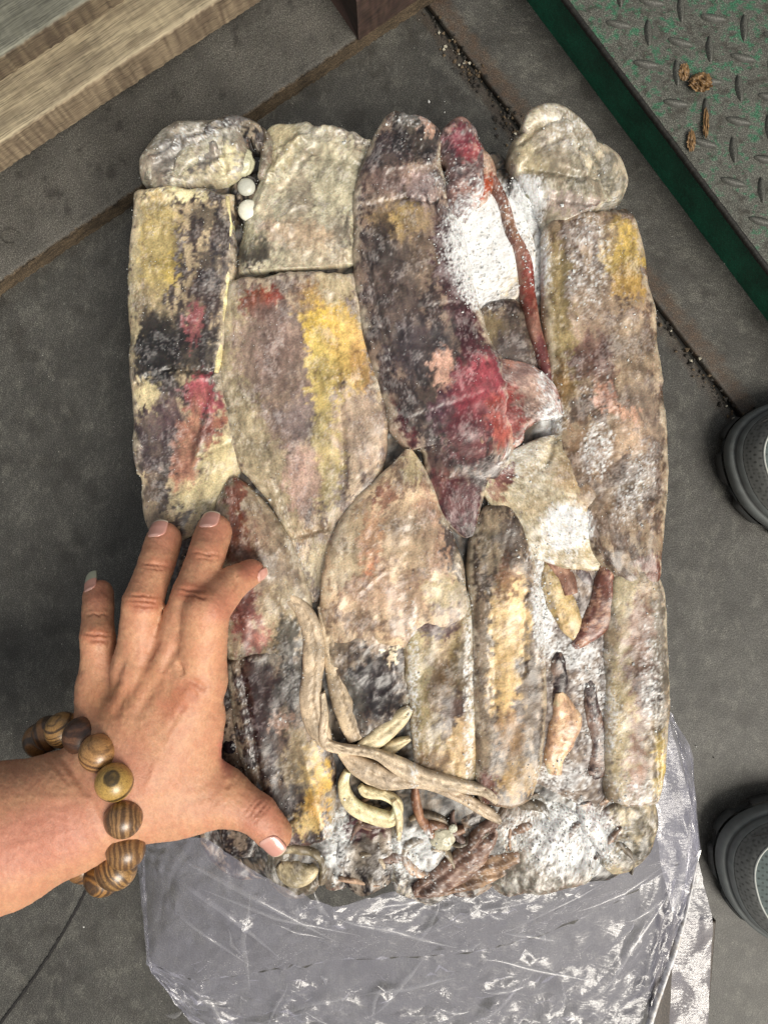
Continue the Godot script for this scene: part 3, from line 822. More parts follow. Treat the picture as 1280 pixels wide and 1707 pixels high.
	var dd := body("squid_mantle", [[980, 356, 60], [982, 368, 74], [990, 440, 82], [999, 540, 88], [1010, 640, 91], [1018, 720, 90], [1025, 800, 86], [1036, 870, 72], [1056, 930, 50], [1076, 968, 26], [1084, 982, 10]], {"cap0": 12.0, "top": 0.107, "e": 2.9, "dome": 0.022, "c": ["7d6250", "94806a", "8a6c58"], "f": 0.08, "lift": 0.88,
		"p": [[1035, 425, 40, 60, -10, "bda348", 0.9], [1040, 475, 30, 30, 0, "b89238", 0.8], [928, 540, 24, 150, -3, "97884f", 0.8], [925, 640, 22, 50, 0, "8f6a3c", 0.7], [980, 520, 40, 70, 0, "9c8878", 0.7], [985, 600, 40, 46, 0, "855a56", 0.6], [1050, 600, 34, 80, 0, "95826c", 0.6], [1060, 720, 40, 80, 0, "8b7a72", 0.6], [1004, 665, 16, 30, -30, "c08a78", 0.9], [1035, 690, 34, 12, 30, "c09480", 0.85], [1040, 735, 40, 34, 0, "b69c84", 0.7], [975, 760, 46, 50, 0, "8f6f52", 0.7], [1010, 850, 50, 46, 0, "7f644c", 0.6], [1085, 950, 26, 30, 0, "8c5344", 0.9], [990, 400, 40, 30, 0, "8f8078", 0.6]],
		"r": [[930, 440, 945, 640, 6, -1.4], [940, 560, 935, 700, 10, 1.0], [1000, 640, 1020, 690, 7, 1.8], [930, 690, 900, 780, 4, -0.8], [960, 400, 975, 520, 8, 0.8]], "label": "right-hand squid mantle with yellow shoulder patch"})
	body("fin", [[796, 778, 10], [815, 788, 30], [845, 800, 54], [885, 812, 84], [930, 825, 108], [975, 835, 112], [1020, 845, 100, -3]], {"top": 0.1060, "dome": 0.007, "e": 3.2, "deep": 0.02, "c": ["b0a68c", "a0957a", "b9b4a2"], "f": 0.16,
		"p": [[838, 790, 24, 16, -20, "8c3c40", 0.85], [825, 815, 12, 20, 0, "8f5048", 0.6], [960, 790, 44, 40, 0, "94764c", 0.7], [960, 880, 50, 40, 0, "a89a6c", 0.7], [990, 900, 50, 30, 0, "9e9068", 0.7], [880, 740, 30, 30, 0, "a5a49a", 0.7], [1000, 820, 40, 60, 0, "85644a", 0.7]],
		"r": [[925, 720, 905, 780, 4, -1.6]], "label": "wide cream fin dusted with frost"}, dd)
	var hd := body("squid_head", [[905, 200, 36], [910, 225, 58], [918, 260, 66], [930, 295, 62], [950, 330, 58], [965, 362, 62]], {"cap0": 26.0, "top": 0.108, "dome": 0.026, "e": 2.4, "c": ["9a9583", "858072", "a9a596"], "bump": 1.4, "f": 0.12,
		"p": [[880, 265, 30, 40, 0, "a39d80", 0.7], [920, 240, 40, 40, 20, "8d887c", 0.6], [950, 350, 50, 20, 10, "93868a", 0.7], [905, 300, 40, 12, 0, "77705f", 0.6]], "r": [[872, 286, 968, 304, 6, -4.0], [930, 200, 990, 280, 8, 1.8], [952, 228, 985, 300, 5, -4.0], [866, 246, 910, 206, 5, -2.4], [900, 334, 985, 350, 5, -3.0], [900, 250, 940, 290, 9, 1.8], [885, 262, 930, 240, 4, -1.6]], "label": "bulbous grey squid head"})
	body("arm", [[952, 258, 20], [978, 268, 34], [998, 290, 40], [1000, 318, 38], [990, 342, 24], [985, 355, 10]], {"top": 0.106, "dome": 0.022, "e": 2.3, "c": ["8b8778", "9d998a", "7d796c"], "cap0": 18.0, "cap1": 10.0, "f": 0.16, "r": [[985, 268, 970, 330, 6, -1.8]]}, hd)
	body("arm", [[870, 225, 8], [890, 205, 16], [918, 198, 18], [946, 212, 17], [972, 238, 14], [990, 262, 7]], {"top": 0.1095, "dome": 0.009, "c": ["a39e8c", "8b8678", "b5b1a2"], "f": 0.2}, hd)
	lump("eye", 888, 320, 16, 0.0995, "8b8d7b", hd, "eyeball", 0.7, 0.0)
	body("eye_socket", [[856, 296, 12], [870, 310, 26], [890, 322, 28], [914, 332, 16]], {"top": 0.1005, "dome": 0.01, "deep": 0.016, "c": ["3b3432", "4d4542", "2a2325"], "f": 0.1}, hd)
	body("arm", [[820, 240, 10], [832, 250, 16], [842, 275, 18], [846, 300, 12]], {"top": 0.088, "dome": 0.012, "c": ["3b3433", "4d4643", "2c2628"], "f": 0.1}, hc)

	# --- lower row
	body("squid_head", [[320, 858, 8], [318, 880, 24], [310, 930, 26], [298, 990, 26], [290, 1060, 26]], {"top": 0.098, "dome": 0.016, "c": ["5b4c50", "6d6059", "40363b"], "f": 0.06})
	var e1 := body("squid_mantle", [[391, 797, 6, 2.0], [394, 815, 22, 1.0], [400, 850, 42], [418, 910, 60], [436, 965, 68], [446, 1020, 70, -1], [450, 1070, 70, -2.5], [452, 1120, 68, -5]], {"cap1": 50.0, "top": 0.1085, "dome": 0.02, "e": 2.8, "c": ["8f8069", "7c6c60", "9b9078"], "f": 0.05,
		"p": [[395, 850, 16, 60, 4, "8f5140", 0.85], [410, 900, 40, 50, -20, "855246", 0.8], [450, 900, 26, 80, -26, "8b7a66", 0.7], [420, 1030, 30, 60, 0, "8b4c4c", 0.85], [430, 1050, 22, 30, 0, "a3685c", 0.7], [465, 1010, 36, 60, 0, "a39a82", 0.8], [482, 1070, 20, 50, 0, "555552", 0.8], [440, 950, 40, 40, 0, "8a7d74", 0.6]],
		"r": [[392, 810, 450, 960, 6, 1.2], [455, 980, 500, 1040, 5, 1.2]], "label": "squid fin end beside the hand, reddish brown"})
	body("squid_head", [[384, 1090, 16], [390, 1140, 20], [390, 1220, 26], [396, 1300, 28], [398, 1380, 34], [396, 1430, 26]], {"top": 0.099, "dome": 0.016, "c": ["4d393d", "61524f", "332a2e"], "f": 0.08, "mat": "wet"})
	lump("eye", 386, 1243, 15, 0.0965, "1d1a1e", block, "wet", 0.8)
	var e2 := body("squid_mantle", [[446, 1078, 62], [452, 1110, 70], [464, 1180, 76], [478, 1260, 74], [490, 1330, 66], [500, 1380, 56], [504, 1412, 46]], {"cap0": 14.0, "cap1": 16.0, "top": 0.1055, "e": 3.0, "dome": 0.02, "c": ["5a474a", "6d5f58", "44383e"], "f": 0.05,
		"p": [[528, 1300, 26, 70, -4, "c2a032", 0.95], [530, 1340, 18, 40, 0, "b98d2c", 0.7], [510, 1370, 26, 26, 0, "a89250", 0.8], [495, 1260, 30, 60, -6, "8d8060", 0.7], [430, 1150, 30, 80, -6, "5c343c", 0.8], [450, 1230, 30, 60, 0, "584248", 0.6], [470, 1200, 24, 16, -30, "a4877c", 0.8], [490, 1130, 26, 40, 0, "5c5c58", 0.7], [450, 1090, 36, 14, 0, "8f8f8a", 0.6], [470, 1340, 34, 46, 0, "4b393e", 0.7], [500, 1400, 40, 14, 0, "76434a", 0.7], [520, 1395, 12, 20, 0, "42343c", 0.7]],
		"r": [[400, 1090, 450, 1380, 5, -2.2], [505, 1240, 545, 1400, 6, 0.8]], "label": "dark maroon squid mantle with golden-yellow stripe"})
	body("squid_mantle", [[680, 750, 5, 2.0], [680, 762, 14, 1.0], [678, 785, 30], [672, 820, 54], [664, 860, 80], [658, 900, 98], [655, 950, 112], [655, 1000, 118, -1.5], [656, 1050, 116, -4], [660, 1090, 110, -7]], {"cap1": 60.0, "top": 0.1105, "dome": 0.02, "e": 3.0, "c": ["a08873", "b09c84", "8d7868"], "f": 0.03,
		"p": [[617, 905, 20, 52, 6, "b0603c", 0.95], [575, 930, 26, 60, 16, "a39a86", 0.9], [600, 900, 40, 60, 20, "a8997e", 0.6], [690, 780, 18, 30, 0, "a39a74", 0.7], [640, 830, 16, 30, 25, "8d5c4e", 0.7], [720, 880, 24, 70, -16, "a67c68", 0.7], [755, 920, 14, 90, -14, "5d5254", 0.85], [680, 900, 50, 60, 0, "a3917a", 0.6], [650, 990, 80, 30, 0, "a48674", 0.6], [735, 985, 34, 26, 0, "aaa27c", 0.7]],
		"r": [[690, 830, 676, 1000, 9, -0.9], [640, 950, 600, 985, 3, 0.8], [740, 820, 775, 980, 5, 1.0]], "label": "pointed tan squid tail with brick-red patch"})
	body("squid_mantle", [[602, 975, 60, -2], [606, 1015, 70], [612, 1080, 68], [620, 1140, 60], [626, 1190, 50], [630, 1235, 34]], {"cap0": 14.0, "cap1": 20.0, "top": 0.1035, "dome": 0.018, "c": ["6d5f58", "4b4146", "8c7b6a"], "f": 0.05, "bump": 1.6,
		"p": [[610, 1040, 46, 34, 0, "8d7c6c", 0.7], [640, 1060, 26, 34, 0, "a3886e", 0.6], [610, 1150, 50, 50, 0, "47404a", 0.85], [650, 1130, 20, 60, 0, "4a343a", 0.8], [652, 1090, 8, 15, 10, "d4c8b2", 0.95], [560, 1080, 24, 80, -6, "8a7a68", 0.8], [585, 1160, 22, 40, 0, "66655f", 0.7], [645, 1010, 30, 12, 0, "6e4a48", 0.8]], "label": "ink-dark squid below the tan tail"})
	body("squid_mantle", [[722, 965, 46, -3], [727, 1015, 56], [733, 1090, 58], [740, 1170, 56], [744, 1240, 54], [746, 1290, 50], [746, 1312, 40]], {"cap0": 12.0, "cap1": 12.0, "top": 0.1055, "dome": 0.02, "e": 2.9, "c": ["9d8d68", "8f7c60", "a99b7c"], "f": 0.04,
		"p": [[722, 1040, 36, 22, 0, "6b3f4a", 0.85], [690, 1110, 18, 130, -4, "a29a72", 0.85], [740, 1150, 24, 60, -8, "7d5a38", 0.7], [765, 1130, 14, 60, 0, "6d5a40", 0.7], [755, 1180, 20, 30, 0, "5f3c40", 0.7], [740, 1215, 14, 20, 0, "4d3030", 0.6], [770, 1240, 30, 50, 0, "b59c74", 0.8], [720, 1280, 40, 34, 0, "8f7050", 0.7], [755, 1290, 30, 26, 0, "c0a980", 0.7]], "label": "yellow-brown squid mantle with purple stain"})
	body("squid_mantle", [[825, 840, 10, 1.0], [826, 850, 24], [830, 890, 44], [836, 950, 54], [842, 1020, 56], [846, 1100, 58], [848, 1180, 58], [846, 1260, 54], [840, 1320, 46], [838, 1345, 34]], {"cap0": 10.0, "cap1": 14.0, "top": 0.1085, "dome": 0.021, "e": 2.9, "c": ["6f5a4c", "8a7866", "7d6650"], "f": 0.05, "lift": 0.92,
		"p": [[845, 1040, 34, 90, 0, "d0b88c", 0.95], [838, 1130, 26, 60, 0, "c6ab78", 0.9], [838, 960, 14, 40, 0, "8f6044", 0.7], [815, 900, 22, 50, 0, "8d8066", 0.6], [845, 890, 26, 30, 0, "6c5c58", 0.7], [800, 1070, 14, 36, 0, "8f8880", 0.8], [886, 1060, 16, 34, 0, "88807a", 0.7], [804, 1180, 16, 120, 0, "8a7c68", 0.8], [845, 1220, 22, 46, 0, "a67e50", 0.8], [860, 1290, 34, 30, 0, "b8924a", 0.8], [810, 1310, 16, 30, 0, "8f4c3c", 0.7], [880, 1150, 22, 60, 0, "74604f", 0.6]],
		"r": [[815, 990, 822, 1170, 6, -1.2], [872, 990, 868, 1120, 5, -1.2], [840, 970, 846, 1160, 14, 1.4]], "label": "squid split open to pale cream flesh"})
	var fh := body("frost_fill", [[930, 900, 26], [940, 950, 60], [952, 1040, 68], [956, 1120, 70], [958, 1200, 74], [958, 1290, 76], [940, 1330, 60]], {"top": 0.0985, "dome": 0.008, "deep": 0.016, "c": ["7d7472", "6a5f60", "a39d98"], "bump": 1.25, "f": 0.25, "mat": "ice"})
	body("arm", [[905, 926, 8, -1.0], [925, 940, 12, 0.0], [942, 962, 14, 1.0], [950, 990, 12, 1.0]], {"frost": 0.4, "top": 0.102, "dome": 0.0062, "c": ["8f5a4a", "a3796a", "7a4a44"], "f": 0.08, "mat": "tentacle"}, fh)
	body("arm", [[915, 936, 10], [922, 970, 20], [940, 1010, 26], [958, 1045, 24], [966, 1072, 10]], {"frost": 0.4, "top": 0.101, "dome": 0.0074, "c": ["ac9768", "b59f78", "8f7a5c"], "f": 0.04, "p": [[935, 990, 14, 40, -20, "b09a5c", 0.7]], "label": "ochre curled arm"}, fh)
	body("arm", [[1012, 930, 8], [1010, 965, 17], [1005, 1005, 23], [990, 1040, 24], [970, 1065, 16], [955, 1078, 6]], {"frost": 0.45, "top": 0.1025, "dome": 0.0081, "c": ["96594a", "a56f5c", "85463e"], "f": 0.08, "label": "rust-coloured curled arm"}, fh)
	body("arm", [[962, 945, 8], [974, 965, 20], [982, 990, 18], [972, 1010, 8]], {"top": 0.098, "dome": 0.0062, "c": ["7d6c74", "93857c", "5d4d54"], "f": 0.12}, fh)
	body("arm", [[932, 1088, 6], [932, 1110, 15], [934, 1140, 17], [930, 1165, 12], [924, 1190, 7]], {"frost": 0.3, "top": 0.1, "dome": 0.0074, "c": ["4f2a38", "62404a", "3a2229"], "f": 0.03, "mat": "wet", "label": "dark wine-red arm stub"}, fh)
	body("arm", [[932, 1155, 8], [938, 1178, 20], [942, 1205, 26], [936, 1235, 24], [926, 1262, 18], [926, 1290, 12]], {"frost": 0.3, "top": 0.1035, "dome": 0.0093, "c": ["c6a68a", "d0b699", "b8917a"], "f": 0.02, "bump": 1.5, "mat": "wet", "label": "smooth cream arm stub"}, fh)
	body("arm", [[990, 1130, 8], [985, 1160, 13], [990, 1200, 15], [1002, 1240, 20], [1000, 1275, 22], [985, 1295, 12]], {"frost": 0.55, "top": 0.1, "dome": 0.0074, "c": ["5f353e", "7a5a5c", "4a2f35"], "f": 0.12}, fh)
	body("arm", [[950, 1240, 10], [962, 1265, 16], [960, 1290, 12]], {"top": 0.097, "dome": 0.0062, "c": ["8a6c60", "a08a7c", "6c5050"], "f": 0.18}, fh)
	body("squid_mantle", [[1050, 938, 28], [1056, 965, 42], [1060, 1020, 50], [1062, 1100, 51], [1062, 1180, 52], [1058, 1260, 50], [1056, 1310, 48], [1054, 1345, 42]], {"cap0": 16.0, "cap1": 10.0, "top": 0.1045, "dome": 0.021, "e": 2.8, "c": ["a09684", "8f8068", "83766c"], "f": 0.10,
		"p": [[1060, 1100, 26, 130, 0, "8a5f50", 0.7], [1055, 1270, 14, 60, 0, "9a6b58", 0.7], [1095, 1080, 18, 120, 0, "6f6a62", 0.7], [1100, 1270, 12, 60, 0, "b5a04c", 0.85], [1030, 1200, 20, 130, 0, "a59a72", 0.7], [1035, 985, 26, 40, 0, "a8a284", 0.7], [1075, 1160, 20, 30, 0, "5f5656", 0.7]],
		"r": [[1090, 1160, 1094, 1330, 5, -1.4]], "label": "slim squid mantle along the right edge"})
	# --- jumble of heads and arms along the lower edge
	body("squid_head", [[1045, 1338, 50], [1048, 1370, 52], [1044, 1405, 46], [1030, 1436, 34], [1015, 1455, 14]], {"cap0": 8.0, "top": 0.099, "dome": 0.02, "c": ["8f8670", "9f977e", "6c625a"], "f": 0.14, "bump": 1.6, "p": [[1010, 1375, 16, 30, -20, "7a4a50", 0.8], [1060, 1420, 30, 20, 0, "625c50", 0.7]]})
	body("squid_head", [[880, 1330, 34], [885, 1360, 62], [895, 1400, 90], [915, 1440, 100], [930, 1470, 84], [935, 1490, 40]], {"top": 0.098, "dome": 0.02, "c": ["8a857a", "6d6460", "a5a49c"], "f": 0.2, "bump": 2.4, "p": [[860, 1370, 40, 26, 0, "8d7768", 0.7], [930, 1390, 30, 30, 0, "6a5a5c", 0.6], [985, 1400, 20, 30, -20, "75454a", 0.7]]})
	body("arm", [[975, 1340, 14], [985, 1370, 20], [1000, 1400, 18], [1010, 1430, 10]], {"top": 0.101, "dome": 0.012, "c": ["8b5a5c", "a58e84", "b5b8b4"], "f": 0.2, "bump": 1.8})
	body("squid_head", [[620, 1345, 28], [612, 1380, 44], [606, 1420, 48], [612, 1460, 46], [625, 1490, 28]], {"top": 0.098, "dome": 0.02, "c": ["4d3c44", "6a5f5c", "33282f"], "f": 0.06, "bump": 1.4, "mat": "wet", "p": [[600, 1385, 40, 16, 0, "6d2f3c", 0.8], [620, 1430, 26, 40, 0, "7d7a72", 0.5], [590, 1450, 12, 40, 0, "9c9a94", 0.6]]})
	body("squid_head", [[690, 1350, 30], [700, 1390, 56], [705, 1440, 66], [700, 1480, 60], [690, 1510, 30]], {"top": 0.095, "dome": 0.018, "c": ["6f6862", "8f8f86", "4f4644"], "f": 0.3, "bump": 2.6})
	body("squid_head", [[800, 1345, 30], [790, 1390, 52], [780, 1430, 56], [775, 1480, 48], [770, 1506, 24]], {"top": 0.094, "dome": 0.018, "c": ["5d4f4b", "75645c", "433638"], "f": 0.18, "bump": 2.2})
	body("arm", [[826, 1372, 10], [815, 1392, 18], [795, 1420, 24], [768, 1448, 26], [735, 1472, 24], [705, 1486, 16], [690, 1494, 8]], {"frost": 0.6, "top": 0.1000, "dome": 0.007, "r": [[820, 1388, 700, 1488, 4, -2.2], [800, 1400, 720, 1470, 3, 1.4]], "c": ["8a5c4c", "74464a", "a58a74"], "f": 0.3, "bump": 1.6, "mat": "tentacle", "label": "thick red-brown arm"})
	body("arm", [[905, 1432, 8], [880, 1436, 18], [845, 1446, 24], [805, 1460, 26], [765, 1478, 20], [720, 1496, 8]], {"frost": 0.6, "top": 0.0970, "dome": 0.007, "r": [[895, 1440, 730, 1490, 4, -2.0], [860, 1436, 780, 1460, 3, 1.4]], "c": ["86604a", "9a7a60", "6c4a40"], "f": 0.3, "bump": 1.6, "mat": "tentacle"})
	body("arm", [[880, 1462, 10], [840, 1476, 16], [800, 1486, 16], [760, 1494, 8]], {"top": 0.0900, "dome": 0.007, "c": ["93745c", "a58c74", "7a5a4c"], "f": 0.3, "bump": 1.6, "mat": "tentacle"})
	body("arm", [[692, 1308, 6], [694, 1335, 8], [700, 1362, 9], [712, 1384, 8], [722, 1396, 5]], {"top": 0.1005, "dome": 0.008, "deep": 0.012, "c": ["9a6048", "a8765c", "85503f"], "mat": "tentacle"})
	body("arm", [[715, 1378, 7], [735, 1382, 10], [755, 1390, 9], [775, 1386, 6]], {"top": 0.1, "dome": 0.008, "deep": 0.012, "c": ["8f5c4c", "a0745c", "7a4a40"], "mat": "tentacle"})
	lump("beak_chip", 738, 1398, 20, 0.098, "d0cbb4", block, "wet", 0.4, 0.06)
	lump("beak_chip", 755, 1381, 7, 0.101, "d8d8c4", block, "wet", 0.5, 0.06)
	var sk := body("squid_head", [[468, 1408, 26], [470, 1440, 36], [490, 1465, 44], [512, 1478, 34], [528, 1488, 14]], {"top": 0.096, "dome": 0.02, "c": ["6a6254", "504a42", "7d765f"], "f": 0.06, "bump": 1.6})
	body("sucker_pad", [[464, 1444, 10], [478, 1456, 22], [498, 1462, 24], [516, 1458, 16], [526, 1450, 7]], {"top": 0.1005, "dome": 0.009, "c": ["a39a80", "b0a88c", "8d8470"], "mat": "wet"}, sk)
	body("arm", [[462, 1425, 6], [480, 1418, 9], [505, 1420, 9], [528, 1430, 8], [538, 1450, 7], [536, 1475, 6]], {"top": 0.1, "dome": 0.008, "deep": 0.012, "c": ["8c8468", "6c6250", "a39c80"], "mat": "tentacle", "bump": 1.8}, sk)
	body("squid_head", [[345, 1385, 26], [365, 1410, 40], [395, 1432, 44], [430, 1452, 34], [452, 1470, 14]], {"top": 0.092, "dome": 0.018, "c": ["5d4a46", "75645a", "3d3230"], "f": 0.05, "bump": 1.6, "p": [[400, 1410, 30, 26, 0, "7d5c50", 0.7]]})
	body("squid_head", [[560, 1300, 18], [560, 1340, 26], [558, 1400, 28], [556, 1450, 30], [560, 1490, 20]], {"top": 0.095, "dome": 0.016, "c": ["6d6664", "857f78", "4d4446"], "f": 0.2, "bump": 1.8})
	body("squid_head", [[640, 1240, 40], [650, 1290, 60], [670, 1340, 70], [680, 1370, 50]], {"top": 0.093, "dome": 0.014, "c": ["57484a", "6f645c", "3d3234"], "f": 0.08, "bump": 1.8, "p": [[620, 1370, 40, 20, 0, "6d2f3c", 0.7]]})
	body("squid_head", [[780, 1310, 40], [790, 1340, 56], [800, 1375, 50]], {"top": 0.093, "dome": 0.014, "c": ["6f6a5c", "8a8474", "4d4640"], "f": 0.14, "bump": 1.8})
	# --- long pale tentacles lying over the top
	var tn := {"dome": 0.0042, "deep": 0.006, "c": ["8f8371", "a09482", "7d7264"], "mat": "tentacle", "bump": 0.5, "e": 2.7, "warp": 0.22, "slim": 0.78, "lift": 1.42, "f": 0.02}
	for q in [
		[[[470, 992, 6.1, -2], [482, 996, 14.6], [500, 1008, 18.3], [514, 1030, 20.7], [524, 1065, 22.0], [524, 1110, 22.0], [520, 1160, 24.4], [528, 1200, 24.4], [542, 1228, 17.1], [548, 1240, 9.8]], 0.1085, ["8a7f6f", "9b8f7d", "786d60"]],
		[[[534, 1010, 6.1], [546, 1060, 14.6], [556, 1110, 18.3], [568, 1160, 22.0], [582, 1200, 24.4], [594, 1232, 17.1]], 0.104, ["857868", "968a76", "6f6458"]],
		[[[540, 1150, 4.9], [542, 1185, 8.5], [540, 1215, 9.8], [546, 1234, 11.0], [570, 1242, 11.0], [600, 1246, 11.0], [630, 1252, 12.2], [664, 1270, 17.1], [696, 1286, 18.3], [730, 1296, 17.1], [770, 1304, 14.6], [804, 1312, 12.2], [826, 1326, 9.8]], 0.1105, ["94897a", "a59a88", "84786a"]],
		[[[566, 1250, 6.1], [588, 1266, 18.3], [618, 1284, 24.4], [650, 1296, 22.0], [690, 1298, 14.6], [724, 1306, 11.0], [760, 1322, 11.0], [796, 1342, 13.4], [822, 1358, 11.0], [832, 1366, 4.9]], 0.1075, ["8f8272", "9f9382", "7a6e62"]],
		[[[684, 1178, 7.3], [670, 1192, 17.1], [648, 1212, 20.7], [626, 1230, 19.5], [604, 1243, 12.2], [592, 1250, 4.9]], 0.1065, ["a8a083", "b5ad92", "958d74"]],
		[[[684, 1232, 4.9], [666, 1240, 11.0], [648, 1250, 13.4], [632, 1262, 7.3]], 0.102, ["a39b80", "b0a88c", "8f8870"]],
		[[[580, 1284, 7.3], [573, 1304, 11.0], [578, 1326, 14.6], [596, 1346, 17.1], [622, 1358, 17.1], [650, 1364, 15.9], [662, 1352, 13.4], [660, 1336, 12.2], [640, 1324, 11.0], [610, 1318, 11.0], [600, 1308, 6.1]], 0.1055, ["a9a384", "b8b294", "8d8669"]],
		[[[656, 1328, 6.1], [664, 1350, 8.5], [666, 1372, 7.3], [664, 1394, 4.9]], 0.108, ["a8a083", "b5ad92", "958d74"]],
	]:
		var o: Dictionary = tn.duplicate()
		o.top = q[1]
		o.c = q[2]
		var fold := []
		for k in q[0].size() - 1:
			fold.append([q[0][k][0] + 2, q[0][k][1] - 2, q[0][k + 1][0] + 2, q[0][k + 1][1] - 2, 2.2, -0.8])
		o.r = fold
		body("tentacle", q[0], o)
	# frozen tangle of short arms along the lower edge
	var tones := [["7a5648", "94705c", "5f4038"], ["8d8270", "a59a86", "6f6456"], ["5f4048", "7a5a5c", "46303a"], ["94786a", "ac907c", "74584c"], ["6a6258", "857c6e", "4c4640"]]
	for k in 30:
		var p := Vector2(rng.randf_range(540, 1050), rng.randf_range(1350, 1470))
		if p.x > 900:
			p.y -= 30
		var dir := Vector2.from_angle(rng.randf_range(-0.9, 0.5) + (PI if rng.randf() > 0.5 else 0.0))
		var st := []
		var wd := rng.randf_range(6.0, 11.0)
		var turn := rng.randf_range(-0.55, 0.55)
		for i in 6:
			st.append([p.x, p.y, wd * [0.5, 0.9, 1.0, 0.85, 0.6, 0.25][i], -1.0 + 1.0 * sin(i * 0.6)])
			p += dir * rng.randf_range(11, 20)
			dir = dir.rotated(turn + rng.randf_range(-0.25, 0.25))
		if p.y > 1490 or p.y < 1330 or p.x > 1080 or p.x < 520:
			continue
		body("arm", st, {"top": 0.0995, "dome": 0.006, "deep": 0.01, "c": tones[k % 5], "frost": 0.75, "f": 0.1, "mat": "tentacle", "bump": 1.2, "e": 2.3})
	frost_crystals()

# loose ice crystals and crumbs lying where the frost is thick
func frost_crystals() -> void:
	var v := PackedVector3Array()
	var c := PackedColorArray()
	var ix := PackedInt32Array()
	for q in FROST:
		var count := int(q[2] * q[3] * 0.010 * q[5])
		for k in count:
			var a := rng.randf() * TAU
			var r := sqrt(rng.randf()) * 1.05
			var p := Vector2(cos(a) * q[2], sin(a) * q[3]).rotated(deg_to_rad(q[4])) * r + Vector2(q[0], q[1])
			crumb.append([p, rng.randf_range(0.0003, 0.0011) * (1.6 if rng.randf() > 0.92 else 1.0)])
	for p in rims:
		if nz_mid.get_noise_2d(p.x * 0.6, p.y * 0.6) > -0.12:
			if rng.randf() > 0.45:
				crumb.append([p + Vector2(rng.randfn(0.0, 2.6), rng.randfn(0.0, 2.6)), rng.randf_range(0.00018, 0.0005)])
	for k in 5000:
		var p := Vector2(rng.randf_range(235, 1100), rng.randf_range(225, 1480))
		if nz_wide.get_noise_2d(p.x * 1.3 + 70.0, p.y * 1.3) + 0.3 * nz_mid.get_noise_2d(p.x, p.y) > 0.12:
			crumb.append([p, rng.randf_range(0.00018, 0.00045)])
	for q in [[815, 390, 55, 85, 260], [800, 480, 34, 40, 70], [880, 390, 20, 70, 90], [950, 1400, 70, 60, 200], [690, 1425, 50, 50, 160], [905, 1010, 18, 80, 90], [950, 1280, 60, 26, 90], [985, 1130, 26, 50, 60], [560, 1410, 20, 60, 60], [860, 1400, 40, 40, 70]]:
		for k in q[4] / 2:
			crumb.append([Vector2(q[0] + rng.randfn(0.0, 0.5) * q[2], q[1] + rng.randfn(0.0, 0.5) * q[3]), rng.randf_range(0.0003, 0.0011)])
	for q in crumb:
		var h := height_at(q[0])
		if h > 0.088:
			chip(v, c, ix, P(q[0].x, q[0].y, h + q[1] * 0.25), q[1], Color(0.76, 0.79, 0.79) * (rng.randf_range(0.70, 1.05) if rng.randf() > 0.12 else 0.6))
	var o := commit("frost_crystals", v, c, ix, mats.ice, block, true)
	o.set_meta("kind", "stuff")

var crumb := []
var hmap := PackedFloat32Array()

# top of the block below a photo pixel, from a coarse map of all squid meshes
func height_at(p: Vector2) -> float:
	if hmap.is_empty():
		hmap.resize(320 * 427)
		hmap.fill(0.0)
		for part in block.find_children("*", "MeshInstance3D", true, false):
			if str(part.name).begins_with("block_core"):
				continue
			var off: Vector3 = part.global_position
			for w in part.mesh.surface_get_arrays(0)[Mesh.ARRAY_VERTEX]:
				var g: Vector3 = w + off
				var sc := FOCAL / (EYE - g.y) / 4.0
				var i := int(g.x * sc + 160.0)
				var j := int(g.z * sc + 213.4)
				if i >= 0 and j >= 0 and i < 320 and j < 427 and g.y > hmap[j * 320 + i]:
					hmap[j * 320 + i] = g.y
	var i := int(p.x / 4.0)
	var j := int(p.y / 4.0)
	return hmap[j * 320 + i] if i >= 0 and j >= 0 and i < 320 and j < 427 else 0.0

# ---------------------------------------------------------------- hand, bracelet, bag, shoes
func build_extras() -> void:
	build_hand()
	build_bracelet()
	build_bag()
	build_shoes()
	build_litter()

const CELL := 0.0018
var g_min := Vector3.ZERO
var g_n := Vector3i.ZERO

# distance to a tapered capsule, written into field over the cells near it, joined by a smooth minimum of width k
func carve(field: PackedFloat32Array, bone: Array, k: float) -> void:
	var a := P(bone[0], bone[1], bone[2])
	var ra: float = bone[3] * (EYE - bone[2]) / FOCAL
	var b := P(bone[4], bone[5], bone[6])
	var rb: float = bone[7] * (EYE - bone[6]) / FOCAL
	var sq: float = bone[8] if bone.size() > 8 else 1.0   # height squash
	var pad := maxf(ra, rb) + 0.009
	var lo := (a.min(b) - Vector3.ONE * pad - g_min) / CELL
	var hi := (a.max(b) + Vector3.ONE * pad - g_min) / CELL
	var ba := b - a
	ba.y /= sq
	var ll := 1.0 / maxf(ba.length_squared(), 1e-9)
	for z in range(maxi(0, int(lo.z)), mini(g_n.z - 1, int(hi.z)) + 1):
		for y in range(maxi(0, int(lo.y)), mini(g_n.y - 1, int(hi.y)) + 1):
			var row := (z * g_n.y + y) * g_n.x
			for x in range(maxi(0, int(lo.x)), mini(g_n.x - 1, int(hi.x)) + 1):
				var p := g_min + Vector3(x, y, z) * CELL - a
				p.y /= sq
				var t := clampf(p.dot(ba) * ll, 0.0, 1.0)
				var d := (p - ba * t).length() - lerpf(ra, rb, t)
				var i := row + x
				var o := field[i]
				if d > o + k:
					continue
				var h := maxf(k - absf(d - o), 0.0) / k
				field[i] = minf(d, o) - h * h * k * 0.25

func seg_px(p: Vector2, ax: float, ay: float, bx: float, by: float) -> Vector2:
	var a := Vector2(ax, ay)
	var ab := Vector2(bx, by) - a
	var t := clampf((p - a).dot(ab) / ab.length_squared(), 0.0, 1.0)
	return Vector2(p.distance_to(a + ab * t), t)

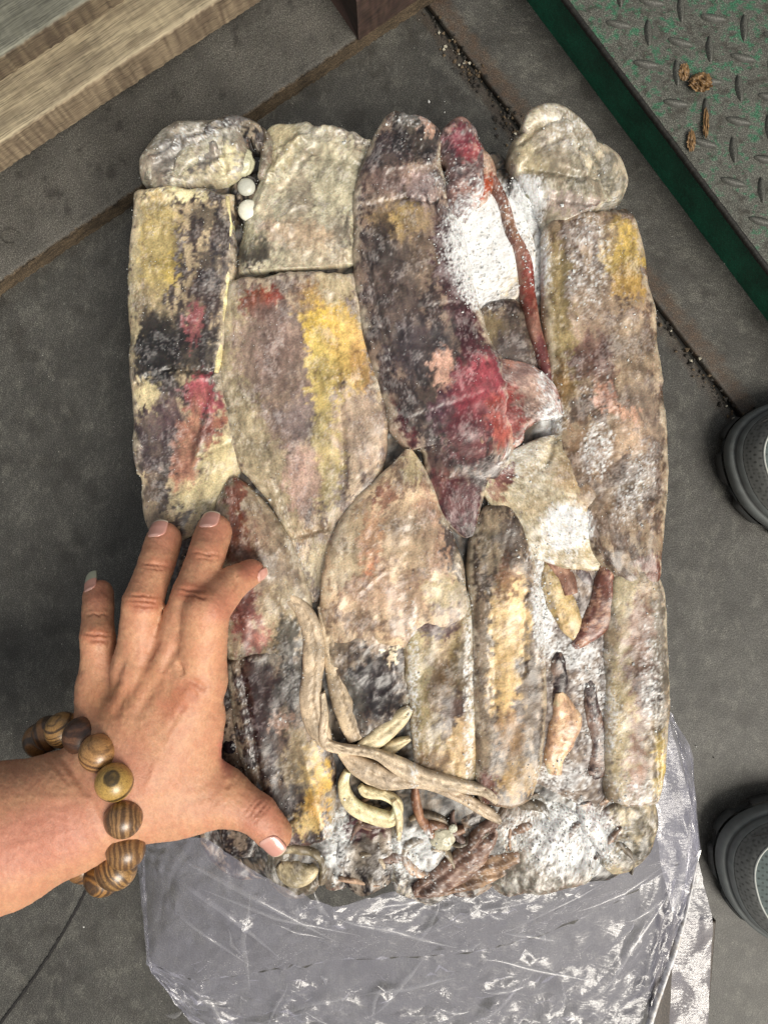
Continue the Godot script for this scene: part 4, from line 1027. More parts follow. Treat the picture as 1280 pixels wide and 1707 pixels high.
var FINGERS := [
	[[172, 1148, 0.117, 35.3], [163, 1062, 0.120, 27.8], [164, 1014, 0.107, 24.8], [165, 990, 0.098, 22.3]],
	[[230, 1112, 0.130, 38.3], [238, 1006, 0.141, 32.8], [262, 938, 0.127, 29.3], [274, 899, 0.1165, 26.8]],
	[[286, 1098, 0.133, 39.3], [320, 992, 0.143, 32.8], [345, 924, 0.129, 30.3], [357, 886, 0.1175, 27.8]],
	[[332, 1128, 0.134, 44.3], [344, 1018, 0.149, 38.3], [390, 970, 0.133, 27.3], [419, 954, 0.121, 20.8]],
	[[300, 1322, 0.116, 57.3], [372, 1328, 0.119, 42.3], [430, 1358, 0.119, 33.3], [458, 1390, 0.1155, 27.3]],
]

func build_hand() -> void:
	var arm := thing("person", "bare left forearm and hand spread over the left edge of the frozen block", "person", P(200, 1250, 0.06))
	var lo := P(-205, 850, 0.115)
	var hi := P(500, 1600, 0.115)
	g_min = Vector3(lo.x, 0.070, lo.z)
	g_n = Vector3i(int((hi.x - lo.x) / CELL), int((0.185 - 0.070) / CELL), int((hi.z - lo.z) / CELL))
	var total := g_n.x * g_n.y * g_n.z
	var palm := PackedFloat32Array()
	palm.resize(total)
	palm.fill(0.03)
	for b in [
		[-190, 1452, 0.128, 124, 0, 1394, 0.128, 114, 0.85], [0, 1394, 0.128, 114, 110, 1354, 0.129, 94, 0.85], [110, 1354, 0.129, 94, 200, 1318, 0.129, 82, 0.8],
		[200, 1318, 0.129, 78, 176, 1240, 0.124, 44, 0.8], [176, 1240, 0.124, 46, 172, 1150, 0.117, 35], [205, 1250, 0.130, 46, 230, 1116, 0.130, 37], [235, 1265, 0.132, 50, 284, 1104, 0.134, 38], [270, 1280, 0.131, 52, 330, 1140, 0.134, 42],
		[200, 1320, 0.126, 78, 285, 1322, 0.120, 68, 0.75], [300, 1310, 0.122, 62, 332, 1200, 0.126, 44, 0.8], [285, 1322, 0.119, 66, 362, 1327, 0.118, 46, 0.85], [150, 1200, 0.113, 22, 165, 1150, 0.113, 26],
	]:
		carve(palm, b, 0.012)
	var whole := palm.duplicate()
	for f in FINGERS:
		var one := PackedFloat32Array()
		one.resize(total)
		one.fill(0.03)
		for i in 3:
			carve(one, f[i] + f[i + 1], 0.002)
		# pads and knuckle swell
		carve(one, [f[3][0], f[3][1], f[3][2] - 0.0012, f[3][3] * 0.98, lerpf(f[2][0], f[3][0], 0.55), lerpf(f[2][1], f[3][1], 0.55), lerpf(f[2][2], f[3][2], 0.55) - 0.0015, f[3][3] * 1.02], 0.004)
		var lo_f := Vector3i.ONE * 9999
		var hi_f := Vector3i.ZERO
		for q in f:
			var w := (P(q[0], q[1], q[2]) - g_min) / CELL
			var e: int = int(q[3] * 0.00038 / CELL) + 14
			lo_f = Vector3i(mini(lo_f.x, int(w.x) - e), mini(lo_f.y, int(w.y) - e), mini(lo_f.z, int(w.z) - e))
			hi_f = Vector3i(maxi(hi_f.x, int(w.x) + e), maxi(hi_f.y, int(w.y) + e), maxi(hi_f.z, int(w.z) + e))
		for z in range(maxi(lo_f.z, 0), mini(hi_f.z, g_n.z)):
			for y in range(maxi(lo_f.y, 0), mini(hi_f.y, g_n.y)):
				var row := (z * g_n.y + y) * g_n.x
				for i in range(row + maxi(lo_f.x, 0), row + mini(hi_f.x, g_n.x)):
					var d := one[i]
					if d < 0.02:
						var o := palm[i]
						var h := maxf(0.009 - absf(d - o), 0.0) / 0.009
						whole[i] = minf(whole[i], minf(d, o) - h * h * 0.009 * 0.25)
	# surface nets
	var ids := {}
	var v := PackedVector3Array()
	var nx := g_n.x
	var nxy := g_n.x * g_n.y
	for z in g_n.z - 1:
		for y in g_n.y - 1:
			for x in nx - 1:
				var i := z * nxy + y * nx + x
				var d0 := whole[i] if false else whole[z * g_n.y * nx + y * nx + x]
				if absf(d0) > CELL * 2.2:
					continue
				var sum := Vector3.ZERO
				var cnt := 0
				var ds := [d0, whole[i + 1], whole[i + nx], whole[i + nx + 1], whole[i + nxy], whole[i + nxy + 1], whole[i + nxy + nx], whole[i + nxy + nx + 1]]
				for e in [[0, 1], [2, 3], [4, 5], [6, 7], [0, 2], [1, 3], [4, 6], [5, 7], [0, 4], [1, 5], [2, 6], [3, 7]]:
					var da: float = ds[e[0]]
					var db: float = ds[e[1]]
					if (da < 0.0) != (db < 0.0):
						var t := da / (da - db)
						sum += Vector3(e[0] & 1, (e[0] >> 1) & 1, e[0] >> 2).lerp(Vector3(e[1] & 1, (e[1] >> 1) & 1, e[1] >> 2), t)
						cnt += 1
				if cnt:
					ids[i] = v.size()
					v.append(g_min + (Vector3(x, y, z) + sum / cnt) * CELL)
	var ix := PackedInt32Array()
	for i in ids:
		var d := whole[i]
		for q in [[1, nx, nxy], [nx, nxy, 1], [nxy, 1, nx]]:
			if (d < 0.0) == (whole[i + q[0]] < 0.0):
				continue
			var a = ids.get(i - q[1] - q[2], -1)
			var b = ids.get(i - q[2], -1)
			var c = ids.get(i - q[1], -1)
			if a < 0 or b < 0 or c < 0:
				continue
			var e: int = ids[i]
			if d < 0.0:
				ix.append_array([a, e, b, a, c, e])
			else:
				ix.append_array([a, b, e, a, e, c])
	# smooth, split every triangle in four, then press creases and tendons in
	smooth_mesh(v, ix, 2)
	var mid := {}
	var ix2 := PackedInt32Array()
	for t in ix.size() / 3:
		var q := [ix[t * 3], ix[t * 3 + 1], ix[t * 3 + 2]]
		var m := []
		for e in 3:
			var a: int = mini(q[e], q[(e + 1) % 3])
			var b: int = maxi(q[e], q[(e + 1) % 3])
			var key := a * 1000000 + b
			if not mid.has(key):
				mid[key] = v.size()
				v.append((v[a] + v[b]) * 0.5)
			m.append(mid[key])
		ix2.append_array([q[0], m[0], m[2], m[0], q[1], m[1], m[2], m[1], q[2], m[0], m[1], m[2]])
	smooth_mesh(v, ix2, 2)
	var nrm := normals_of(v, ix2)
	var creases := [
		# x0, y0, x1, y1, width px, depth mm
		[213, 1000, 264, 1004, 2.6, 0.75], [212, 1008, 263, 1012, 2.4, 0.6], [216, 991, 262, 995, 2.2, 0.45], [237, 938, 284, 944, 2.2, 0.55], [238, 946, 283, 950, 2.0, 0.3],
		[298, 980, 345, 986, 2.6, 0.7], [297, 989, 343, 996, 2.4, 0.6], [322, 921, 372, 925, 2.2, 0.5], [323, 930, 370, 933, 2.0, 0.3],
		[139, 1056, 188, 1060, 2.4, 0.65], [138, 1066, 186, 1068, 2.2, 0.5], [142, 1024, 186, 1024, 2.2, 0.45], [140, 1074, 160, 1066, 2.0, 0.35],
		[396, 955, 390, 988, 2.2, 0.5], [378, 1018, 396, 1010, 2.2, 0.5],
		[408, 1368, 436, 1332, 2.6, 0.5], [414, 1372, 444, 1338, 2.6, 0.5], [420, 1376, 450, 1344, 2.4, 0.35], [400, 1362, 428, 1330, 2.4, 0.3],
		# valleys between the long bones and the fold of the first finger
		[262, 1062, 236, 1120, 8.0, 1.2], [236, 1120, 186, 1200, 9.0, 1.0], [296, 1072, 268, 1124, 7.0, 0.8], [270, 1124, 225, 1200, 9.0, 1.1], [296, 1104, 305, 1128, 5.0, 1.3], [305, 1128, 346, 1150, 6.0, 0.8], [205, 1095, 178, 1170, 9.0, 1.2],
		[300, 1140, 330, 1160, 5.0, 0.4], [384, 1302, 376, 1316, 5.0, 0.5],
		[104, 1262, 150, 1330, 7.0, 0.9], [150, 1330, 190, 1420, 7.0, 0.7], [86, 1268, 120, 1312, 5.0, 0.4],
	]
	var ridges := [[278, 1096, 226, 1210, 6.0, 0.5], [324, 1130, 262, 1235, 8.0, 0.5], [232, 1110, 196, 1205, 6.0, 0.6], [318, 1175, 262, 1262, 5.0, 0.45], [262, 1262, 240, 1330, 5.0, 0.35], [225, 1190, 262, 1262, 4.5, 0.35], [40, 1330, 140, 1330, 7.0, 0.4], [0, 1420, 120, 1385, 7.0, 0.35]]
	var tint := [
		[335, 1080, 40, 70, 0, "cf9b78", 0.5], [240, 1004, 36, 18, 0, "a8674c", 0.55], [322, 988, 36, 18, 0, "a5664c", 0.55], [163, 1062, 30, 16, 0, "a5664c", 0.5], [262, 940, 34, 14, 0, "b07058", 0.4], [346, 924, 34, 14, 0, "b07058", 0.4],
		[372, 1010, 26, 34, 30, "c08068", 0.5], [420, 950, 26, 20, 0, "b06a58", 0.5], [440, 1365, 46, 46, 0, "b87c68", 0.5], [300, 1165, 50, 24, -40, "b26f52", 0.5], [200, 1290, 60, 60, 0, "c08672", 0.4], [60, 1400, 130, 60, -20, "bf7f6e", 0.5], [180, 1170, 44, 40, 0, "a2714f", 0.45], [250, 1140, 40, 40, 0, "b07c58", 0.3], [380, 1255, 16, 40, 0, "c07868", 0.6], [275, 890, 30, 34, 0, "bd7c68", 0.4], [357, 880, 30, 34, 0, "bd7c68", 0.4], [164, 990, 24, 34, 0, "bd7c68", 0.4]]
	var tints := []
	for q in tint:
		tints.append([q[0], q[1], q[2], q[3], q[4], lin(q[5]), q[6]])
	var skin := lin("c69373")
	var c := PackedColorArray()
	c.resize(v.size())
	for i in v.size():
		var w := v[i]
		var sc := FOCAL / (EYE - w.y)
		var p := Vector2(w.x * sc + 640.0, w.z * sc + 853.5)
		var up := smoothstep(0.05, 0.6, nrm[i].y)
		var nb := nz_mid.get_noise_2d(p.x, p.y)
		var nc := nz_fine.get_noise_2d(p.x, p.y)
		var lines := nz_streak.get_noise_2d((p.x - p.y) * 0.22 + 3.0 * nb, (p.x + p.y) * 0.03) + nz_streak.get_noise_2d((p.x + p.y * 0.3) * 0.2 + 50.0, (p.y - p.x * 0.3) * 0.03)
		var h := 0.00022 * nb + 0.00008 * nc + 0.00009 * lines
		var dark := 0.0
		if up > 0.0:
			for g in creases:
				var d := seg_px(p + Vector2(1.5 * nb, 2.5 * nb), g[0], g[1], g[2], g[3])
				if d.x < g[4] * 3.0:
					var e := exp(-(d.x / g[4]) ** 2) * (1.0 - 0.5 * absf(d.y - 0.5) * 2.0) * smoothstep(0.0, 0.2, d.y + 0.06) * smoothstep(1.0, 0.8, d.y - 0.06)
					h -= g[5] * 0.0018 * e * up
			for g in ridges:
				var d := seg_px(p, g[0], g[1], g[2], g[3])
				if d.x < g[4] * 3.0:
					h += g[5] * 0.001 * exp(-(d.x / g[4]) ** 2) * up * sin(d.y * PI)
		v[i] = w + nrm[i] * h
		var k := skin
		for g in tints:
			var d := ell(p.x + 6 * nb, p.y + 6 * nb, g)
			if d < 1.5:
				k = k.lerp(g[5], minf(0.95, g[6] * 1.45) * smoothstep(1.5, 0.1, d))
		var hairs := nz_streak.get_noise_2d((p.x + p.y) * 0.35, (p.x - p.y) * 0.05)
		k = k * (1.0 + 0.16 * nb + 0.13 * nc + 0.10 * hairs)
		k = k.lerp(lin("b5705a"), clampf(0.25 + nz_wide.get_noise_2d(p.x * 1.4, p.y * 1.4), 0.0, 0.5) * 0.5)
		c[i] = k
	var sm := mat("skin", 0.55, noise_tex(0.15, 3, [[0.0, grey(0.86)], [0.5, grey(0.97)], [1.0, grey(1.0)]], 31), Vector3(22, 22, 22), noise_tex(0.07, 2, [], 33, true, 6.0, 512, FastNoiseLite.TYPE_CELLULAR), 0.32)
	sm.subsurf_scatter_enabled = true
	sm.subsurf_scatter_strength = 0.12
	commit("arm_and_hand", v, c, ix2, sm, arm)
	var nm := StandardMaterial3D.new()
	nm.resource_name = "nail"
	nm.roughness = 0.22
	nm.vertex_color_use_as_albedo = true
	nm.clearcoat_enabled = true
	nm.clearcoat = 0.5
	nm.clearcoat_roughness = 0.15
	# finger, half length px, half width px, roll deg, shift along px, free edge px
	for q in [[0, 15, 11.5, -10, 4, 19], [1, 18, 16, -18, 2, 3], [2, 18, 16, -14, 2, 3], [3, 14, 10, 40, 4, 2], [4, 21, 18, 14, 2, 2]]:
		nail(FINGERS[q[0]], q[1], q[2], deg_to_rad(q[3]), q[4], q[5], nm, arm)

func nail(f: Array, hl: float, hw: float, roll: float, shift: float, free: float, m: Material, parent: Node3D) -> void:
	var a := P(f[2][0], f[2][1], f[2][2])
	var b := P(f[3][0], f[3][1], f[3][2])
	var s: float = (EYE - f[3][2]) / FOCAL
	var dir := (b - a).normalized()
	var up := (Vector3.UP - dir * dir.y).normalized()
	var across := dir.cross(up).normalized()
	up = up.rotated(dir, roll)
	across = across.rotated(dir, roll)
	var r: float = f[3][3] * s
	var v := PackedVector3Array()
	var c := PackedColorArray()
	var ix := PackedInt32Array()
	var nu := 22
	var nv := 16
	for side in 2:
		for i in nu + 1:
			for j in nv + 1:
				var u := -1.0 + 2.0 * i / nu
				var w := -1.0 + 2.0 * j / nv
				var le := hl * u + (free if u > 0.0 else 0.0) * clampf(u, 0.0, 1.0)
				# rounded root, squarer free end
				var wd := hw * (pow(maxf(0.0, 1.0 - pow(maxf(0.0, -u), 2.6)), 0.5) if u < 0.0 else 1.0 - 0.10 * pow(u, 3.0))
				if u > 0.0:
					le -= 0.16 * hl * u * w * w
				var ang := w * wd * s / (r * 0.92)
				var lift := 0.00045 if side == 0 else -0.0006
				if absf(w) > 0.99 or absf(u) > 0.99:
					lift = -0.0002
				var rr: float = lerpf(r, f[2][3] * s, clampf(-(le + shift) * s / maxf(a.distance_to(b), 0.001), 0.0, 1.0)) + lift + 0.0004 - 0.0009 * pow(clampf(u, -1.0, 2.0), 2.0) * float(u > 0.3) + 0.0003 * float(u < -0.8) * -1.0
				var p := b + dir * (le + shift) * s + (up * cos(ang) + across * sin(ang)) * rr
				v.append(p)
				var k := lin("c79387")
				if hl * u + free * clampf(u, 0.0, 1.0) > hl * 0.86 + 1.0:
					k = lin("cfc2ae") if free < 10.0 else lin("b3b5a2")
				elif u < -0.55:
					k = k.lerp(lin("d9b3a8"), smoothstep(-0.55, -0.8, u) * (1.0 - w * w) * 0.6)
				if free > 10.0 and u > 0.30:
					k = lin("a9ad9a")
				c.append(k)
		for i in nu:
			for j in nv:
				var e := side * (nu + 1) * (nv + 1) + i * (nv + 1) + j
				if side == 0:
					ix.append_array([e, e + nv + 1, e + nv + 2, e, e + nv + 2, e + 1])
				else:
					ix.append_array([e, e + nv + 2, e + nv + 1, e, e + 1, e + nv + 2])
	commit("fingernail", v, c, ix, m, parent)

func smooth_mesh(v: PackedVector3Array, ix: PackedInt32Array, times: int) -> void:
	for k in times:
		var sum := PackedVector3Array()
		sum.resize(v.size())
		var cnt := PackedFloat32Array()
		cnt.resize(v.size())
		for t in ix.size() / 3:
			var a := ix[t * 3]
			var b := ix[t * 3 + 1]
			var c := ix[t * 3 + 2]
			sum[a] += v[b] + v[c]
			sum[b] += v[a] + v[c]
			sum[c] += v[a] + v[b]
			cnt[a] += 2.0
			cnt[b] += 2.0
			cnt[c] += 2.0
		for i in v.size():
			if cnt[i] > 0.0:
				v[i] = v[i].lerp(sum[i] / cnt[i], 0.5)

func normals_of(v: PackedVector3Array, ix: PackedInt32Array) -> PackedVector3Array:
	var n := PackedVector3Array()
	n.resize(v.size())
	for t in ix.size() / 3:
		var a := ix[t * 3]
		var b := ix[t * 3 + 1]
		var c := ix[t * 3 + 2]
		var f := (v[c] - v[a]).cross(v[b] - v[a])
		n[a] += f
		n[b] += f
		n[c] += f
	for i in n.size():
		n[i] = n[i].normalized()
	return n

func build_bracelet() -> void:
	var br := thing("bracelet", "bracelet of large round striped wooden beads worn round the wrist", "bracelet", P(170, 1330, 0.1))
	var m := StandardMaterial3D.new()
	m.resource_name = "polished_wood"
	m.roughness = 0.38
	m.vertex_color_use_as_albedo = true
	m.clearcoat_enabled = true
	m.clearcoat = 0.6
	m.clearcoat_roughness = 0.22
	m.uv1_triplanar = true
	m.uv1_scale = Vector3(26, 26, 26)
	m.normal_enabled = true
	m.normal_texture = noise_tex(0.12, 3, [], 8, true, 5.0)
	m.normal_scale = 0.25
	# x, y, height, radius px, stripe axis, stripe pitch, light, dark
	var spots := [[70, 1234, 0.098, 28, 0, 2.4, "8a6238", "2e1f14"], [84, 1222, 0.108, 27, 1, 2.0, "7b5530", "2a1a12"], [106, 1217, 0.120, 28, 2, 4.5, "a07a48", "2c1d14"], [138, 1227, 0.134, 30, 5, 1.6, "6d4a34", "38241c"], [165, 1255, 0.146, 30, 3, 3.4, "b08452", "4a2e1a"], [191, 1304, 0.154, 29.5, 4, 2.6, "b89550", "1d1710"], [206, 1365, 0.152, 29.5, 6, 5.0, "a07a50", "4d3420"], [210, 1417, 0.140, 30, 7, 3.8, "9a7448", "5a3d24"], [194, 1448, 0.122, 32, 8, 4.2, "a8814e", "3e2818"], [172, 1462, 0.104, 29, 9, 3.0, "a0743e", "33241a"],
		[140, 1440, 0.088, 29, 10, 3.0, "8a6238", "33241a"], [112, 1395, 0.082, 29, 11, 3.0, "8a6238", "33241a"], [92, 1340, 0.083, 29, 12, 3.0, "8a6238", "33241a"], [76, 1286, 0.088, 29, 13, 3.0, "8a6238", "33241a"]]
	for q in spots:
		var v := PackedVector3Array()
		var c := PackedColorArray()
		var ix := PackedInt32Array()
		var at := P(q[0], q[1], q[2])
		var r: float = q[3] * 1.07 * (EYE - q[2]) / FOCAL
		var light := lin(q[6])
		var dark := lin(q[7])
		var rot := Basis.from_euler(Vector3(q[4] * 1.3 + 0.4, q[4] * 0.9, q[4] * 2.1))
		if q[4] == 4:
			rot = Basis.from_euler(Vector3(-0.55, 0.0, -0.15))
		elif q[4] == 6 or q[4] == 7:
			rot = Basis.from_euler(Vector3(0.1, 0.0, 1.35))
		for i in 65:
			for j in 97:
				var a := PI * i / 64.0
				var b := TAU * (j % 96) / 96.0
				var d := Vector3(sin(a) * cos(b), cos(a), sin(a) * sin(b))
				v.append(at + d * r * Vector3(1, 0.97, 1))
				var e: Vector3 = rot.inverse() * d
				var o: float = q[4] * 17.0
				var wv: float = e.y * q[5] + 0.28 * nz_streak.get_noise_3d(e.x * 0.8 + o, e.y * 0.8, e.z * 0.8) * q[5] * 0.5
				var band := nz_streak.get_noise_2d(wv * 1.1 + o, o)
				var k := smoothstep(-0.25, 0.25, band)
				if q[4] == 4:
					k = 1.0 - smoothstep(0.16, 0.10, absf(e.y - 0.12 - 0.08 * sin(b * 2.0))) - smoothstep(0.88, 0.93, e.y)
				k = clampf(k + 0.35 * nz_streak.get_noise_3d(e.x * 3 + o, e.y * 14.0, e.z * 3), 0.0, 1.0)
				var pores := nz_streak.get_noise_3d(e.x * 9.0 + o, e.y * 30.0, e.z * 9.0)
				c.append(dark.lerp(light, 0.12 + 0.8 * k) * (1.0 + 0.8 * minf(0.0, pores) + 0.25 * nz_streak.get_noise_3d(e.x * 2.0 + o, e.y * 40.0, e.z * 2.0)))
		for i in 64:
			for j in 96:
				var a := i * 97 + j
				ix.append_array([a, a + 1, a + 98, a, a + 98, a + 97])
		commit("bead", v, c, ix, m, br)

func poly_at(line: Array, t: float) -> Vector3:
	var n := line.size() - 1
	var f := clampf(t, 0.0, 1.0) * n
	var i := mini(int(f), n - 1)
	var a: Array = line[maxi(i - 1, 0)]
	var b: Array = line[i]
	var c: Array = line[i + 1]
	var d: Array = line[mini(i + 2, n)]
	var p1 := Vector3(b[0], b[1], b[2])
	var p2 := Vector3(c[0], c[1], c[2])
	return p1.lerp(p2, f - i)

# film broken into many small flat facets, as crumpled plastic is
func crinkled(called: String, nu: int, nv: int, fn: Callable, m: Material, parent: Node3D, rough: float) -> MeshInstance3D:
	var v := PackedVector3Array()
	var ix := PackedInt32Array()
	for j in nv + 1:
		for i in nu + 1:
			var u := float(i) / nu
			var w := float(j) / nv
			if i > 0 and i < nu:
				u += rng.randf_range(-0.42, 0.42) / nu
			if j > 0 and j < nv:
				w += rng.randf_range(-0.42, 0.42) / nv
			var p: Vector3 = fn.call(u, w)[0]
			p.y = maxf(0.0025, p.y + rng.randfn(0.0, rough) * (0.25 + 1.5 * absf(nz_wide.get_noise_2d(p.x * 1500.0, p.z * 1500.0))))
			v.append(p)
	for j in nv:
		for i in nu:
			var a := j * (nu + 1) + i
			if rng.randf() > 0.5:
				ix.append_array([a, a + 1, a + nu + 2, a, a + nu + 2, a + nu + 1])
			else:
				ix.append_array([a, a + 1, a + nu + 1, a + 1, a + nu + 2, a + nu + 1])
	return commit(called, v, PackedColorArray(), ix, m, parent)

# rough height of the film over a photo pixel: nearest of the sampled cuff and skirt points
var film_pts := PackedVector3Array()

func film_height(p: Vector2, inner: Array, brim: Array, outer: Array) -> float:
	if film_pts.is_empty():
		for i in 41:
			var a := poly_at(inner, i / 40.0)
			var b := poly_at(brim, i / 40.0)
			var c := poly_at(outer, i / 40.0)
			for j in 6:
				var q := a.lerp(b, j / 5.0)
				q.z += 0.010 * sin(j / 5.0 * PI) + 0.002
				film_pts.append(q)
			for j in range(1, 11):
				var w := j / 10.0
				var t := pow(w, 0.8)
				film_pts.append(Vector3(lerpf(b.x, c.x, t), lerpf(b.y, c.y, t), lerpf(b.z, c.z, 1.0 - pow(1.0 - w, 3.0)) + 0.007))
	var sum := 0.0
	var wsum := 0.0
	for q in film_pts:
		var d := (q.x - p.x) ** 2 + (q.y - p.y) ** 2
		if d < 3600.0:
			var k := 1.0 / (d + 60.0)
			sum += q.z * k
			wsum += k
	return sum / wsum if wsum > 0.0 else 0.012

func build_bag() -> void:
	var bag := thing("plastic_bag", "clear crinkled plastic bag pulled down below the lower end of the block", "plastic bag", P(700, 1560, 0.0))
	var film := StandardMaterial3D.new()
	film.resource_name = "clear_film"
	film.transparency = BaseMaterial3D.TRANSPARENCY_ALPHA
	film.albedo_color = Color(0.86, 0.86, 0.95, 0.14)
	film.roughness = 0.20
	film.uv1_triplanar = true
	film.uv1_scale = Vector3(9, 9, 26)
	film.normal_enabled = true
	film.normal_texture = noise_tex(0.03, 3, [], 41, true, 7.0)
	film.normal_scale = 0.4
	film.cull_mode = BaseMaterial3D.CULL_DISABLED
	var facets := FastNoiseLite.new()
	facets.noise_type = FastNoiseLite.TYPE_CELLULAR
	facets.frequency = 0.014
	facets.cellular_return_type = FastNoiseLite.RETURN_DISTANCE2_SUB
	facets.seed = 5
	facets.domain_warp_enabled = true
	facets.domain_warp_amplitude = 30.0
	facets.domain_warp_frequency = 0.01
	var folds := FastNoiseLite.new()
	folds.noise_type = FastNoiseLite.TYPE_SIMPLEX_SMOOTH
	folds.fractal_type = FastNoiseLite.FRACTAL_RIDGED
	folds.fractal_octaves = 3
	folds.frequency = 1.0
	folds.seed = 8
	# inner edge against the block, then the brim where the film turns down, in pixels and metres of height
	var inner := [[232, 1400, 0.055], [290, 1392, 0.092], [345, 1398, 0.104], [420, 1450, 0.1065], [500, 1492, 0.104], [560, 1512, 0.098], [640, 1490, 0.080], [770, 1464, 0.076], [870, 1455, 0.076], [975, 1422, 0.076], [1052, 1366, 0.076], [1068, 1306, 0.072], [1066, 1234, 0.062], [1060, 1176, 0.05]]
	var brim := [[226, 1408, 0.030], [234, 1480, 0.028], [246, 1606, 0.024], [330, 1636, 0.030], [450, 1618, 0.040], [560, 1600, 0.045], [690, 1596, 0.048], [800, 1586, 0.046], [900, 1560, 0.044], [1020, 1508, 0.042], [1110, 1452, 0.040], [1167, 1420, 0.036], [1152, 1248, 0.030], [1112, 1182, 0.028]]
	var outer := [[240, 1412, 0.006], [244, 1500, 0.006], [250, 1614, 0.006], [322, 1712, 0.008], [460, 1790, 0.010], [560, 1800, 0.012], [690, 1800, 0.012], [800, 1800, 0.012], [900, 1800, 0.012], [990, 1800, 0.010], [1064, 1790, 0.008], [1094, 1690, 0.008], [1166, 1422, 0.007], [1122, 1192, 0.006]]
	var creases := []
	for k in 12:
		var p := Vector2(rng.randf_range(330, 1080), rng.randf_range(1500, 1760))
		var dir := Vector2.from_angle(rng.randf_range(-0.9, 0.7) if rng.randf() > 0.3 else rng.randf_range(1.0, 2.2)) * rng.randf_range(24, 80)
		creases.append([p - dir, p + dir, rng.randf_range(5, 16), rng.randf_range(0.0008, 0.0030) * (1.0 if rng.randf() > 0.35 else -1.0)])
	for q in [[250, 1440, 470, 1600, 16, 0.004], [280, 1420, 560, 1570, 12, 0.003], [262, 1500, 420, 1612, 10, 0.003], [330, 1480, 600, 1560, 9, 0.0025], [560, 1530, 760, 1580, 14, 0.003], [700, 1560, 900, 1500, 12, 0.003], [820, 1560, 1010, 1470, 10, 0.003], [960, 1520, 1110, 1440, 12, 0.004], [1000, 1660, 1120, 1480, 8, 0.005], [430, 1707, 600, 1660, 8, 0.004], [600, 1660, 760, 1630, 8, 0.004], [640, 1640, 620, 1700, 7, 0.003], [480, 1640, 440, 1720, 8, 0.004], [310, 1640, 380, 1720, 10, 0.004], [800, 1600, 1000, 1640, 9, 0.003], [880, 1620, 780, 1720, 9, 0.004]]:
		creases.append([Vector2(q[0], q[1]), Vector2(q[2], q[3]), float(q[4]), q[5]])
	var crumple := func(x: float, y: float) -> float:
		var h := 0.0
		var p := Vector2(x, y) + Vector2(10.0 * nz_wide.get_noise_2d(x, y), 10.0 * nz_wide.get_noise_2d(y, x + 40.0))
		for q in creases:
			var a: Vector2 = q[0]
			var ab: Vector2 = q[1] - a
			var t: float = (p - a).dot(ab) / ab.length_squared()
			if t < -0.1 or t > 1.1:
				continue
			var d: float = absf((p - a).cross(ab)) / ab.length() / q[2]
			if d < 1.6:
				h += q[3] * maxf(0.0, 1.0 - d / 1.6) * smoothstep(-0.1, 0.3, t) * smoothstep(1.1, 0.7, t)
		return h
	var cuff := func(u: float, w: float):
		var a := poly_at(inner, u)
		var b := poly_at(brim, u)
		var q := a.lerp(b, w)
		q.z += 0.010 * sin(w * PI)
		var env := sin(clampf(w * 1.1, 0.0, 1.0) * PI) * 0.9 + 0.1
		q.z += (folds.get_noise_2d(u * 16.0 + w * 2.6, w * 0.7) * 0.0035 + facets.get_noise_2d(q.x * 0.8, q.y * 1.5) * 0.003 + crumple.call(q.x, q.y) * 1.6) * env
		return [P(q.x, q.y, maxf(q.z, 0.004)), Color.WHITE]
	crinkled("cuff", 120, 18, cuff, film, bag, 0.0016)
	var skirt := func(u: float, w: float):
		var a := poly_at(brim, u)
		var b := poly_at(outer, u)
		var t := pow(w, 0.8)
		var q := Vector3(lerpf(a.x, b.x, t), lerpf(a.y, b.y, t), lerpf(a.z, b.z, 1.0 - pow(1.0 - w, 3.0)))
		var env := clampf(w * 5.0, 0.0, 1.0)
		q.z += env * (facets.get_noise_2d(q.x * 0.7 + 500.0, q.y * 1.1) * 0.007 + crumple.call(q.x, q.y) * 1.3 + 0.004 * folds.get_noise_2d(u * 5.0 + 70.0, w * 0.8) + 0.004)
		return [P(q.x, q.y, maxf(q.z, 0.003)), Color.WHITE]
	crinkled("skirt", 120, 32, skirt, film, bag, 0.0024)
	# sharp creases: thin rounded ridges in the film that catch the light
	var cv := PackedVector3Array()
	var ci := PackedInt32Array()
	var more := creases.duplicate()
	for k in 22:
		var p := Vector2(rng.randf_range(280, 1060), rng.randf_range(1500, 1740))
		var dir := Vector2.from_angle(rng.randf_range(-0.7, 0.4) if rng.randf() > 0.35 else rng.randf_range(0.9, 2.4)) * rng.randf_range(6, 28)
		more.append([p - dir, p + dir, 3.0, 0.001])
	for q in more:
		var a: Vector2 = q[0]
		var b: Vector2 = q[1]
		var n := 14
		var kink := rng.randf_range(-12.0, 12.0)
		var kink2 := rng.randf_range(-4.0, 4.0)
		var rad := rng.randf_range(0.0005, 0.0014)
		var side := (b - a).normalized().orthogonal()
		var first := cv.size()
		for i in n + 1:
			var t := float(i) / n
			var p := a.lerp(b, t) + side * (kink * (1.0 - absf(t * 2.0 - 1.0)) + kink2 * sin(t * 9.0) * (1.0 - t))
			var lv := film_height(p, inner, brim, outer)
			var w := P(p.x, p.y, lv)
			var d3 := P(b.x, b.y, lv) - P(a.x, a.y, lv)
			var sd := Vector3(-d3.z, 0, d3.x).normalized()
			var r := rad * sin(PI * clampf(t, 0.03, 0.97)) 
			for k in 9:
				var g := PI * k / 8.0
				cv.append(w + sd * cos(g) * r * 1.6 + Vector3.UP * sin(g) * r)
		for i in n:
			for k in 8:
				var e := first + i * 9 + k
				ci.append_array([e, e + 1, e + 10, e, e + 10, e + 9])
	var gloss := film.duplicate()
	gloss.resource_name = "film_crease"
	gloss.normal_enabled = false
	gloss.albedo_color = Color(0.9, 0.9, 0.93, 0.08)
